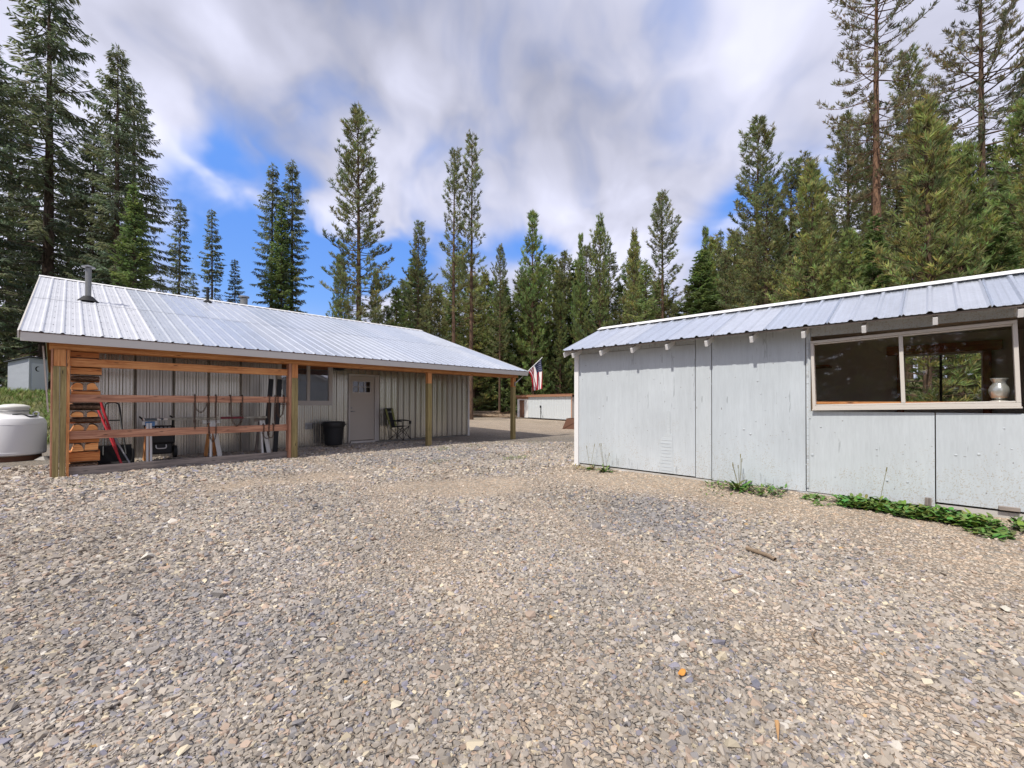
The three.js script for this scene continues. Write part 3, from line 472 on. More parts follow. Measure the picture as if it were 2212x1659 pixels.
  part('handle', merge([rod([6.255, 1.11, -13.184], [6.255, 1.11, -13.13], .018, 10), rod([6.255, 1.11, -13.135], [6.35, 1.11, -13.135], .010, 8), rod([6.255, 1.22, -13.184], [6.255, 1.22, -13.165], .024, 12)]), M.steel, door);
  // lamp, outlet cover, electric box beside the door
  const lamp = new THREE.Group(); lamp.name = 'barn_lamp'; lamp.position.set(5.765, 0, -12.98); B.add(lamp);
  part('shade', new THREE.LatheGeometry([[.03, 2.62], [.07, 2.61], [.15, 2.58], [.19, 2.50], [.193, 2.475], [.185, 2.45], [.165, 2.415], [.12, 2.38], [.06, 2.362], [.001, 2.358]].map(([a, b]) => new THREE.Vector2(a, b)), 24), M.black, lamp); part('arm', rod([0, 2.6, 0], [0, 2.68, -.2], .014), M.black, lamp);
  const oc = part('outlet_cover', rbox(.20, .18, .03, .006), M.steel, B, 4.935, .69, -13.165); part('outlet_lid', rbox(.10, .13, .03, .008), M.galv, oc, .02, 0, .022);
  // roof pipes
  const vent = new THREE.Group(); vent.name = 'vent_pipe'; vent.position.set(.31, 3.845, -14.74); B.add(vent);
  part('flashing', new THREE.CylinderGeometry(.085, .20, .13, 18).translate(0, .055, 0), M.blackRub, vent); part('pipe', new THREE.CylinderGeometry(.058, .058, .72, 18).translate(0, .45, 0), M.galv, vent); part('cap', merge([new THREE.ConeGeometry(.13, .05, 18).translate(0, .865, 0), new THREE.CylinderGeometry(.128, .128, .018, 18).translate(0, .83, 0)]), M.steel, vent);
  const v2 = new THREE.Group(); v2.name = 'vent_pipe'; v2.position.set(3.25, 4.78, -17.55); B.add(v2);
  part('flashing', new THREE.CylinderGeometry(.05, .14, .09, 14).translate(0, .03, 0), M.blackRub, v2); part('pipe', new THREE.CylinderGeometry(.04, .04, .46, 12).translate(0, .27, 0), M.blackRub, v2);
  const ch = new THREE.Group(); ch.name = 'chimney_pipe'; ch.position.set(4.93, 4.4, -20); B.add(ch);
  part('pipe', new THREE.CylinderGeometry(.13, .13, 1.2, 18).translate(0, .6, 0), M.galv, ch); part('cap', new THREE.CylinderGeometry(.19, .19, .05, 18).translate(0, 1.26, 0), M.steel, ch);
}

// ---------------------------------------------------------------- the grey plywood building
{
  const B = thing('grey_cabin', 'low building clad in pale grey plywood with wide window and ribbed roof', 'building', 0, 0, 0);
  const X = 6.885, ZL = -5.044, ZF = 2.9, xe = 6.565, ye = 2.392, xg = 7.935, yg = 2.972, ang = Math.atan2(yg - ye, xg - xe), SL = Math.hypot(yg - ye, xg - xe), pitch = .2286, phase = -.008;
  const ed = [ZL]; let q = -4.353; while (q < ZF) { ed.push(q); q += .6858; } ed.push(ZF);
  for (let i = 0; i < ed.length - 1; i++) for (const s of [1, -1]) {
    // local x runs along the wall, local z down the slope; ry turns the slope toward -x
    const a = ed[i] + .001, b = ed[i + 1] - .001, g = s > 0 ? ribSheet(a, b, SL, pitch, phase, .022, .032, .012, .003) : ribSheet(-b, -a, SL, pitch, -phase, .022, .032, .012, .003);
    const m = part('roof_panel', g, i === 7 && s > 0 ? M.roofNew[2] : M.roofNew[(i * 2) % 3], B, xg, yg + (i % 2) * .0016, 0); m.rotation.set(ang, s > 0 ? -Math.PI / 2 : Math.PI / 2, 0, 'YXZ');
  }
  { const cap = poly([[-.15, -.058], [0, .008], [.15, -.058], [.15, -.064], [.0, .002], [-.15, -.064]], ZF - ZL + .04); metricUV(cap, 2); part('ridge_cap', cap, M.whiteTrim, B, xg, yg + .038, ZL - .02); }
  for (const s of [1, -1]) { const m = part('roof_deck', box(SL - .05, .016, ZF - ZL - .06, 2), M.greyWood, B, xg - s * (SL / 2 * Math.cos(ang)), yg - SL / 2 * Math.sin(ang) - .028, (ZL + ZF) / 2); m.rotation.z = s * ang; }
  for (let k = 0; k < 13; k++) { const z = -4.842 + k * .6096; const m = part('rafter_tail', rbox(.34, .085, .042, .003), M.whiteTrim, B, X - .115, 2.352 + (k > 7 ? .02 : 0), z); m.rotation.z = ang; }
  for (const z of [ZL + .02, ZF - .02]) { const m = part('barge_board', box(SL, .09, .02, 0), M.whiteTrim, B, (xe + xg) / 2 + .02, (ye + yg) / 2 - .085, z); m.rotation.z = ang; const m2 = part('barge_board', box(SL, .09, .02, 0), M.whiteTrim, B, 2 * xg - (xe + xg) / 2 - .02, (ye + yg) / 2 - .085, z); m2.rotation.z = -ang; }
  // plywood sheets; the studs behind show as a dark line in every joint
  const sheet = (z0, z1, y0, y1, k, dx = 0) => { const g = lim(X + dx, X + dx + .014, y0, y1, z0, z1, .002); const p = g.attributes.position, n = g.attributes.normal, uv = g.attributes.uv, o = k * .37; for (let i = 0; i < p.count; i++) uv.setXY(i, p.getZ(i) + o, p.getY(i) - y0); return part('plywood_sheet', g, M.ply[k % 3], B); };
  sheet(-4.885, -2.668, .245, 2.332, 0, -.003); sheet(-4.885, -2.668, 2.337, 2.42, 1, .004); sheet(-2.660, -2.424, .233, 2.42, 2); sheet(-2.414, -1.209, .222, 2.42, 1);
  sheet(-1.199, -1.150, 1.20, 2.42, 0, -.006); sheet(-1.199, .026, .228, 1.30, 2, .002); sheet(.036, 1.250, .285, 1.30, 0, -.002); sheet(1.258, 2.80, .285, 2.42, 1); sheet(-1.148, .022, 2.29, 2.42, 2, .003); sheet(.030, 1.25, 2.31, 2.42, 0, .002); sheet(.70, 1.25, 1.302, 2.30, 2, .001);
  part('stud_wall', lim(X + .12, X + .15, .26, 2.42, -4.87, -1.15), M.stud, B); part('stud_wall', lim(X + .12, X + .15, .26, 1.29, -1.149, 2.8), M.stud, B); part('stud_wall', lim(X + .12, X + .15, 2.32, 2.44, -1.149, 2.8), M.stud, B); part('stud_wall', lim(X + .12, X + .15, 1.29, 2.319, .71, 2.8), M.stud, B);
  part('corner_board', lim(X - .022, X - .004, .19, 2.40, -4.985, -4.888, .003), M.whiteTrim, B); part('window_casing', lim(X - .016, X - .007, .28, 2.2, -1.196, -1.2 + .001 + .03), M.ply[1], B);
  // lifted strip of face veneer with its cross-grain ridges
  { const g = poly([[-3.245, .25], [-3.022, .25], [-3.03, .86], [-3.072, .90], [-3.075, 1.25], [-3.095, 1.275], [-3.125, 1.26], [-3.122, .92], [-3.235, .80]], .005, .001); g.rotateY(-Math.PI / 2); const v = part('lifted_veneer', metricUV(g), M.ply[2], B, X - .0045, 0, 0); for (let i = 0; i < 10; i++) part('veneer_ridge', lim(-.005, .001, .29 + i * .055, .297 + i * .055 + (i % 3) * .003, -3.235 + (i % 2) * .02, -3.035 - (i % 3) * .015), M.ply[1], v, -.0045, 0, 0); }
  // small lumps of old filler and nail heads on the sheets
  { const R = rng(31); for (let i = 0; i < 46; i++) { const z = -4.7 + R() * 6, y = .4 + R() * 1.6; if (z > -1.25 && y > 1.15) continue; const s = new THREE.SphereGeometry(.006 + R() * .012, 6, 5); s.scale(.35, .6 + R() * .5, 1); part('filler_patch', s, M.ply[i % 3], B, X - .002, y, z); } }
  // foot: sill board on rough blocks
  part('sill_board', lim(X + .012, X + .05, .155, .222, -4.86, .02), M.sill, B); part('sill_board', lim(X + .005, X + .05, .175, .262, .04, 2.8), M.sill, B);
  [-3.93, -3.34, -2.49, -1.22, .66, 1.6].forEach((z, i) => { const R = rng(60 + i), pts = []; for (let k = 0; k < 14; k++) { const a = R() * 6.28, u = R() * 2 - 1; pts.push(V3(Math.cos(a) * .07 * (.7 + R() * .4), u * .06, Math.sin(a) * .11 * (.7 + R() * .4))); } part('foundation_block', new ConvexGeometry(pts), M.block, B, X + .035, .165 + (z > 0 ? .04 : 0), z); });
  part('prop_block', rbox(.05, .085, .055, .004), M.greyWood, B, X - .03, .285, -.03); part('wood_wedge', rbox(.05, .04, .15, .006), M.greyWood, B, X - .02, .305, .58);
  // room behind the window: floor, ceiling, ends and a back wall with its own window
  const XB = 8.98; part('room_floor', lim(X + .152, XB, .2, .29, -4.85, 2.8), M.roomFloor, B); part('room_ceiling', lim(X - .02, XB + .05, 2.425, 2.45, -4.9, 2.8), M.room, B); part('gable_wall', lim(X + .002, XB + .05, .22, 2.42, -4.9, -4.872), M.ply[0], B); part('gable_wall', lim(X + .002, XB + .05, .22, 2.42, 2.81, 2.84), M.ply[1], B);
  { const tri = poly([[X - .02, 2.452], [XB + .06, 2.452], [xg, yg - .06]], .02); part('gable_peak', metricUV(tri), M.ply[0], B, 0, 0, -4.9); part('gable_peak', tri.clone(), M.ply[0], B, 0, 0, 2.82); }
  part('back_wall', lim(XB, XB + .05, .29, 2.424, -4.87, -.285), M.room, B); part('back_wall', lim(XB, XB + .05, .29, 2.424, .51, 2.8), M.room, B); part('back_wall', lim(XB, XB + .05, .29, 1.415, -.285, .51), M.room, B); part('back_wall', lim(XB, XB + .05, 2.125, 2.424, -.285, .51), M.room, B);
  const bw = new THREE.Group(); bw.name = 'back_window'; B.add(bw); part('mullion', lim(XB + .005, XB + .04, 1.415, 2.125, .088, .118), M.dark, bw); part('pane', lim(XB + .02, XB + .024, 1.415, 2.125, -.285, .087), M.glass, bw); part('pane', lim(XB + .028, XB + .032, 1.415, 2.125, .119, .51), M.glass, bw);
  part('wall_beam', lim(XB - .12, XB - .005, 2.15, 2.285, -.50, .70, .008), M.beam, B); part('wall_post', lim(XB - .09, XB - .004, .3, 2.145, .52, .60, .006), M.beam, B); part('wall_post', lim(XB - .09, XB - .004, .3, 2.145, -.38, -.30, .006), M.beam, B); part('shelf', lim(XB - .3, XB - .01, 2.0, 2.04, -2.6, -1.2, .005), M.beam, B); part('cabinet', rbox(.4, 1.0, .9, .01), M.beam, B, XB - .22, .8, -2.1);
  part('window_stool', lim(X + .03, X + .26, 1.395, 1.425, -1.12, .66, .004), M.fir, B);
  // front window, set in slightly askew
  const w = new THREE.Group(); w.name = 'front_window'; w.position.set(X - .012, 1.795, -.24); w.rotation.x = -.027; B.add(w);
  const hw = .895, hh = .455, fr = (a, b, c, d, x0, x1, m, n = 'frame') => part(n, lim(x0, x1, c, d, a, b, .003), m, w);
  fr(-hw, hw, hh - .034, hh, -.03, .05, M.winFrame); fr(-hw, hw, -hh + .012, -hh + .05, -.03, .05, M.winFrame); fr(-hw, -hw + .034, -hh + .051, hh - .035, -.03, .05, M.winFrame); fr(hw - .034, hw, -hh + .051, hh - .035, -.03, .05, M.winFrame);
  fr(-hw + .035, hw - .035, hh - .052, hh - .036, -.012, .04, M.winFrame, 'sash'); fr(-hw + .035, hw - .035, -hh + .052, -hh + .07, -.014, .04, M.winFrame, 'sash'); fr(-.025, .012, -hh + .071, hh - .053, -.018, .03, M.winFrame, 'mullion');
  fr(-hw - .006, hw + .006, -hh - .008, -hh + .011, -.042, .03, M.winFrame, 'sill');
  part('pane', lim(.008, .012, -hh + .071, hh - .053, -hw + .035, -.026), M.oldGlass, w); part('pane', lim(.016, .020, -hh + .071, hh - .053, .013, hw - .035), M.oldGlass, w);
}
{ // vase on the window board
  const pr = [[.001, 0], [.062, 0], [.066, .012], [.03, .022], [.03, .03], [.058, .04], [.064, .055], [.078, .10], [.080, .13], [.070, .165], [.052, .19], [.048, .21], [.066, .245], [.070, .255], [.064, .253], [.044, .212], [.048, .188], [.066, .163], [.076, .13], [.072, .10], [.055, .058], [.001, .05]];
  single('glass_vase', 'silvery hurricane vase standing on the sill inside the wide window', 'vase', new THREE.LatheGeometry(pr.map(([a, b]) => new THREE.Vector2(a, b)), 28), mat([.62, .64, .60], .22, .55), 7.07, 1.426, .53);
}

// ---------------------------------------------------------------- things in and around the porch
const ORD = ['bottom', 'second', 'third', 'fourth', 'fifth', 'sixth', 'seventh', 'eighth', 'ninth', 'tenth', 'eleventh', 'twelfth', 'thirteenth'];
{ // firewood, cribbed crosswise
  const wedge = (kind, w, h, L, seed) => {      // cross-section in x,y with bark along part of it, run along z
    const R = rng(seed), j = () => (R() - .5) * .016; let wood, bark;
    if (kind === 'slab') { wood = [[-w / 2, -h / 2 + .012], [w / 2 + j(), -h / 2 + .012 + j()], [w / 2 + j(), h / 2 + j()], [0, h / 2 + j()], [-w / 2 + j(), h / 2 - .02 + j()]]; bark = [[-w / 2, -h / 2], [w / 2, -h / 2 + .004], [w / 2, -h / 2 + .011], [-w / 2, -h / 2 + .011]]; }
    else { const n = 6, arc = [], flip = R() < .5 ? -1 : 1, a0 = .10 + R() * .3, a1 = .62 + R() * .3; for (let i = 0; i <= n; i++) { const a = Math.PI * (a0 + (a1 - a0) * i / n); arc.push([Math.cos(a) * w / 2 * (1 + j()), -h / 2 + Math.sin(a) * (h - .014)]); } wood = [[-w * (.40 + R() * .08), -h / 2 + R() * .012], [w * (.34 + R() * .12), -h / 2], ...arc.map(([x, y]) => [x * .97, y]), [-w * .46, -h / 2 + h * (.12 + R() * .3)]]; bark = arc.concat(arc.slice().reverse().map(([x, y]) => [x * 1.04, y + .012])); if (flip < 0) { wood = wood.map(([x, y]) => [-x, y]); bark = bark.map(([x, y]) => [-x, y]); } }
    return [metricUV(poly(wood, L), 2).translate(0, 0, -L / 2), metricUV(poly(bark, L * .985), 2).translate(0, 0, -L * .985 / 2)];
  };
  const layers = [[.115, .27, 'x', 'bark'], [.272, .467, 'x', 'slab'], [.469, .618, 'z', 'two'], [.62, .852, 'x', 'slab'], [.854, .978, 'z', 'two'], [.98, 1.108, 'x', 'bark'], [1.11, 1.222, 'z', 'two'], [1.224, 1.375, 'x', 'bark'], [1.377, 1.612, 'x', 'slab'], [1.614, 1.762, 'z', 'two'], [1.764, 1.895, 'x', 'bark'], [1.897, 2.045, 'x', 'slab'], [2.21, 2.335, 'x', 'slab']];
  let sd = 500;
  layers.forEach(([y0, y1, dir, kind], i) => {
    const put = (k, w, x, z, ry, L, what) => { const h = y1 - y0; const side = dir === 'x' && k === 'round', [a, b] = side ? wedge(k, h, w, L, sd++) : wedge(k, w, h, L, sd++); if (side) { a.rotateZ(Math.PI / 2); b.rotateZ(Math.PI / 2); } const t = thing('firewood_log', `${what} in ${ORD[i]} layer of woodpile`, 'firewood', x, y0 + h / 2, z, ry, 'split logs stacked behind the first post'); part('split_wood', a, dir === 'z' ? M.endGrain : [M.splitWood, M.split2, M.split3][sd % 3], t); part('bark', b, M.bark, t); if (k === 'slab' && sd % 2) t.rotation.x = 0; };
    if (dir === 'x') { if (i === 12) { part('stack_board', lim(.02, .43, 2.047, 2.208, -11.75, -11.40), M.firRed, thing('wood_block', 'short timber block under the topmost log of the woodpile', 'timber', 0, 0, 0)); } put(kind === 'bark' ? 'round' : 'slab', .30, .215 + (i % 3 - 1) * .012, -11.53, Math.PI / 2, .39 + (i % 2) * .03, kind === 'bark' ? 'crosswise log with rough bark showing' : 'crosswise split log with cut face showing'); }
    else { put('round', .19, .112, -11.56, .02, .40, 'left of two log ends'); put(i === 2 ? 'slab' : 'round', .185, .312, -11.57, -.03, .41, 'right of two log ends'); }
  });
}
{ // black snow scoop with hoop handle, bars leaning beside it
  const t = thing('snow_scoop', 'black snow scoop with hoop handle leaning behind the rails', 'shovel', 0, 0, 0);
  part('handle', merge([tube([[.50, .30, -12.05], [.52, .9, -12.42], [.535, 1.25, -12.62], [.56, 1.36, -12.68], [.74, 1.37, -12.68], [.77, 1.27, -12.62], [.79, .9, -12.42], [.85, .30, -12.05]], .016, 40, 8), rod([.535, 1.0, -12.48], [.785, 1.0, -12.48], .014)]), M.black, t);
  part('pan', merge([lim(.40, .95, .14, .155, -12.15, -11.62), lim(.40, .415, .155, .42, -12.15, -11.7), lim(.935, .95, .155, .42, -12.15, -11.7), lim(.415, .935, .155, .50, -12.165, -12.15)]), M.blackRub, t);
  single('pry_bar', 'long bright red steel bar leaning by the woodpile, lower end on the floor', 'bar', merge([rod([.755, .13, -11.62], [.40, 1.30, -12.25], .020, 8), rod([.755, .13, -11.62], [.785, .12, -11.58], .014)]), M.red);
  single('pry_bar', 'shorter red bar leaning behind the long red bar', 'bar', rod([.70, .34, -11.9], [.46, 1.40, -12.3], .024, 8), M.red);
  single('pole', 'grey metal pole leaning right of the red bars', 'pole', rod([.885, .13, -11.72], [.60, .80, -12.1], .018, 10), M.steel);
}
{ // plank on three sawhorses
  const legs = (t, x, z, a, b, m1, m2) => { part('leg', bar([x - .02, .93, z + .03], [x - a, .12, z + .26], .04, .085, .003), m1, t); part('leg', bar([x + .03, .93, z + .03], [x + b, .12, z + .26], .04, .085, .003), m1, t); part('leg', bar([x - .02, .93, z - .04], [x - a, .12, z - .28], .04, .085, .003), m2, t); part('leg', bar([x + .03, .93, z - .04], [x + b, .12, z - .28], .04, .085, .003), m2, t); };
  let t = thing('sawhorse', 'sawhorse with pale legs and blue bracket at the left end of plank', 'sawhorse', 0, 0, 0); part('crossbeam', lim(1.10, 1.34, .90, .985, -12.06, -12.02, .004), M.whiteWood, t); legs(t, 1.2, -12.04, .04, .02, M.whiteWood, M.fir); part('bracket', merge([lim(1.14, 1.30, .87, .975, -12.015, -12.0), lim(1.17, 1.235, .82, .87, -12.015, -12.0)]), mat([.10, .22, .42], .5), t);
  t = thing('sawhorse', 'sawhorse with spread white legs under the middle of the plank', 'sawhorse', 0, 0, 0); part('crossbeam', lim(2.15, 2.50, .90, .985, -12.06, -12.02, .004), M.whiteWood, t); legs(t, 2.33, -12.04, .06, .12, M.whiteWood, M.fir);
  t = thing('sawhorse', 'sawhorse under the right end of the plank beside the chains', 'sawhorse', 0, 0, 0); part('crossbeam', lim(3.22, 3.46, .91, .99, -12.06, -12.02, .004), M.greyWood, t); legs(t, 3.36, -12.04, .03, .12, M.whiteWood, M.greyWood);
  const pm = mat([1, 1, 1], .7, 0, { map: tex(512, 32, (u, v) => { const n = fbm(u * 30, v * 3, 8, 4, 30, 3), k = vnoise(u * 60, v * 4, 4, 60, 4); if (u > .58 && u < .78) return mix3([.62, .16, .24], [.35, .15, .17], n); if (u < .17) return k > .6 ? [.75, .35, .25] : k > .35 ? [.80, .78, .74] : [.32, .34, .36]; return mix3([.45, .43, .38], [.78, .76, .70], n * 1.4 - .2); }) });
  const g = new RoundedBoxGeometry(2.36, .045, .19, 2, .004), p = g.attributes.position, uv = g.attributes.uv; for (let i = 0; i < p.count; i++) uv.setXY(i, clamp(p.getX(i) / 2.36 + .5, .005, .995), clamp((p.getZ(i) + p.getY(i)) / .3 + .5, .05, .95));
  const m = single('paint_plank', 'long paint-smeared plank lying across the sawhorses', 'plank', g, pm, 2.29, 1.02, -12.04); m.rotation.z = .0;
}
{ // black machine under the left end of the plank
  const t = thing('black_generator', 'black wheeled machine with pale grip below the left plank end', 'machine', 1.44, .14, -12.45);
  part('housing', merge([rbox(.50, .40, .38, .05).translate(0, .52, 0), rbox(.42, .30, .30, .04).translate(0, .24, 0)]), M.black, t); part('grille', merge([-.14, -.07, 0, .07, .14].map((x) => rbox(.045, .02, .012, .003).translate(x, .69, .192))), M.steel, t);
  part('grip', tube([[-.09, .30, .17], [-.08, .235, .21], [0, .225, .22], [.08, .235, .21], [.09, .30, .17]], .012, 20, 6), M.whiteTrim, t); for (const x of [-.26, .26]) part('wheel', new THREE.CylinderGeometry(.14, .14, .06, 20).rotateZ(Math.PI / 2).translate(x, .13, .05), M.blackRub, t);
  part('handlebar', merge([tube([[-.24, .66, -.12], [-.30, .86, .0], [-.36, .93, .05]], .018, 10, 6), tube([[.24, .66, -.12], [.22, .88, .0], [.17, .94, .05]], .018, 10, 6)]), M.blackRub, t);
}
{ const g = () => rbox(.11, 1.9, .035, .008); let m = single('black_board', 'left one of two tall black boards leaning by the second post', 'board', g(), M.black, 3.56, 1.06, -12.15); m.rotation.set(-.12, 0, -.10); m = single('black_board', 'right one of two tall black boards leaning by the second post', 'board', g(), M.black, 3.79, 1.06, -12.2); m.rotation.set(-.12, 0, -.09); }
{ // chains hung over the rails
  const link = () => { const g = new THREE.TorusGeometry(.015, .0046, 5, 8); g.scale(1, 1.35, 1); return g; };
  const chain = (label, pts) => {
    const c = new THREE.CatmullRomCurve3(pts.map((q) => V3(...q)), false, 'catmullrom', .15), L = c.getLength(), n = Math.max(3, Math.round(L / .031)), list = [];
    for (let i = 0; i < n; i++) { const u = (i + .5) / n, p = c.getPointAt(u), t = c.getTangentAt(u), g = link(); g.rotateY(i % 2 ? 1.1 : -.5); g.applyQuaternion(new THREE.Quaternion().setFromUnitVectors(V3(0, 1, 0), t)); g.translate(p.x, p.y, p.z); list.push(g); }
    single('chain', label, 'chain', merge(list), M.chain, 0, 0, 0, 'rusty chains hung over the porch rails');
  };
  const F = -11.288, Bk = -11.368, over = (x, y1, y2, top = 1.545, dx = 0) => [[x + dx, y1, F], [x + dx * .3, top - .10, F], [x, top - .02, F + .004], [x, top + .012, -11.326], [x, top - .02, Bk - .004], [x, y2, Bk]];
  chain('leftmost rusty chain, hanging straight from the middle rail', over(1.885, .82, .95)); chain('chain swagged in a loop between the two leftmost chains', [[1.90, 1.30, Bk], [1.94, 1.21, Bk], [2.0, 1.17, Bk], [2.06, 1.22, Bk], [2.10, 1.34, Bk], [2.11, 1.50, Bk]]);
  chain('long chain passing both rails above the white sawhorse legs', over(2.122, .60, .9, 1.545, .02)); chain('chain looped low to a point between the white sawhorse legs', [...over(2.265, .72, 1.05).reverse(), [2.25, .60, F], [2.212, .52, F], [2.17, .60, F], [2.142, .75, F]]);
  chain('chain in the middle of the rail, left of the dangling loop', over(2.537, 1.08, 1.12, 1.545, .02)); chain('chain right of the middle with a loop dangling from it', [...over(2.771, 1.06, 1.06).reverse(), [2.75, .95, F], [2.66, .85, F], [2.58, .95, F], [2.56, 1.08, F]]);
  chain('chain at the left of the cluster beside the second post', over(3.332, .86, 1.0)); chain('left one of the two chains side by side in the right cluster', over(3.466, .84, .95, 1.545, -.02)); chain('right one of the two chains side by side in the right cluster', over(3.519, 1.05, 1.1)); chain('rightmost chain, swinging left to a point near the post', [...over(3.656, 1.3, 1.1).reverse(), [3.62, 1.12, F], [3.56, 1.03, F], [3.53, 1.12, F]]);
  chain('left chain hanging from the lowest rail near the second post', [...over(3.216, .6, .65, .872).reverse(), [3.25, .545, F], [3.30, .535, F]]); chain('middle chain hanging from the lowest rail near the second post', over(3.326, .56, .6, .872)); chain('right chain looping from the lowest rail near the second post', [...over(3.422, .65, .7, .872).reverse(), [3.40, .56, F], [3.34, .545, F]]);
}
{ // rubbish can
  const t = thing('rubbish_can', 'black plastic rubbish can with handles beside the door', 'bin', 5.49, .14, -12.72);
  part('body', new THREE.LatheGeometry([[.001, .005], [.235, 0], [.245, .02], [.29, .62], [.292, .64], [.275, .64], [.23, .03], [.001, .025]].map(([a, b]) => new THREE.Vector2(a, b)), 32), M.blackRub, t); part('rim', new THREE.TorusGeometry(.30, .018, 8, 32).rotateX(Math.PI / 2).translate(0, .655, 0), M.blackRub, t);
  part('bag_liner', new THREE.LatheGeometry([[.285, .50], [.315, .56], [.32, .66], [.30, .685], [.27, .67], [.26, .5]].map(([a, b]) => new THREE.Vector2(a, b)), 18), M.black, t); for (const s of [-1, 1]) part('handle', tube([[s * .30, .60, -.06], [s * .355, .60, -.05], [s * .365, .58, 0], [s * .355, .60, .05], [s * .30, .60, .06]], .013, 12, 6), M.blackRub, t);
}
{ // folding camp chair
  const t = thing('camp_chair', 'folding camp chair with black and olive fabric under the porch', 'chair', 7.62, .155, -12.62, .62), olive = mat([.22, .23, .075], .8), fab = mat([.014, .014, .018], .8);
  const quad = (pts, th = .008) => { const g = new THREE.BufferGeometry(), [a, b, c, d] = pts.map((p) => V3(...p)), n = b.clone().sub(a).cross(d.clone().sub(a)).normalize().multiplyScalar(th / 2), N = 8, pos = [], idx = []; for (const s of [1, -1]) for (let i = 0; i <= N; i++) for (let j = 0; j <= N; j++) { const u = i / N, v = j / N, p = a.clone().lerp(b, u).lerp(d.clone().lerp(c, u), v); const sag = -.035 * Math.sin(u * Math.PI) * Math.sin(v * Math.PI); p.addScaledVector(n, s + sag / (th / 2)); pos.push(p.x, p.y, p.z); } for (let s = 0; s < 2; s++) for (let i = 0; i < N; i++) for (let j = 0; j < N; j++) { const o = s * (N + 1) * (N + 1) + i * (N + 1) + j, q = [o, o + N + 1, o + 1, o + 1, o + N + 1, o + N + 2]; idx.push(...(s ? q.reverse() : q)); } g.setAttribute('position', new THREE.Float32BufferAttribute(pos, 3)); g.setIndex(idx); g.computeVertexNormals(); return g; };
  part('seat', quad([[-.25, .42, -.19], [.25, .42, -.19], [.27, .46, .25], [-.27, .46, .25]]), fab, t);
  part('backrest', quad([[-.15, .42, -.20], [.15, .42, -.20], [.16, 1.02, -.36], [-.16, 1.02, -.36]]), fab, t); part('back_side', quad([[-.27, .44, -.19], [-.15, .42, -.20], [-.16, 1.02, -.36], [-.30, 1.04, -.36]]), olive, t); part('back_side', quad([[.15, .42, -.20], [.27, .44, -.19], [.30, 1.04, -.36], [.16, 1.02, -.36]]), olive, t);
  part('back_band', quad([[-.30, 1.0, -.362], [.30, 1.0, -.362], [.30, 1.05, -.368], [-.30, 1.05, -.368]], .016), fab, t); part('back_print', quad([[-.13, .90, -.325], [.13, .90, -.325], [.13, .95, -.338], [-.13, .95, -.338]], .004), mat([.5, .52, .5], .8), t);
  for (const s of [-1, 1]) { part('armrest', quad([[s * .30 - .035, .64, -.26], [s * .30 + .035, .64, -.26], [s * .33 + .045, .62, .28], [s * .33 - .045, .62, .28]], .014), fab, t); part('upright', rod([s * .28, .05, -.20], [s * .30, 1.05, -.37], .010), M.black, t); part('upright', rod([s * .31, .02, .28], [s * .33, .63, .26], .010), M.black, t); }
  for (const [a, b] of [[[-.28, .02, -.24], [.27, .46, .25]], [[.28, .02, -.24], [-.27, .46, .25]], [[-.31, .02, .28], [.27, .43, .24]], [[.31, .02, .28], [-.27, .43, .24]], [[-.28, .02, -.24], [-.29, .44, .24]], [[.28, .02, -.24], [.29, .44, .24]], [[-.31, .02, .28], [-.27, .42, -.19]], [[.31, .02, .28], [.27, .42, -.19]]]) part('leg', rod(a, b, .009), M.black, t); part('cup_holder', new THREE.CylinderGeometry(.045, .035, .10, 12).translate(.34, .57, .25), fab, t);
}
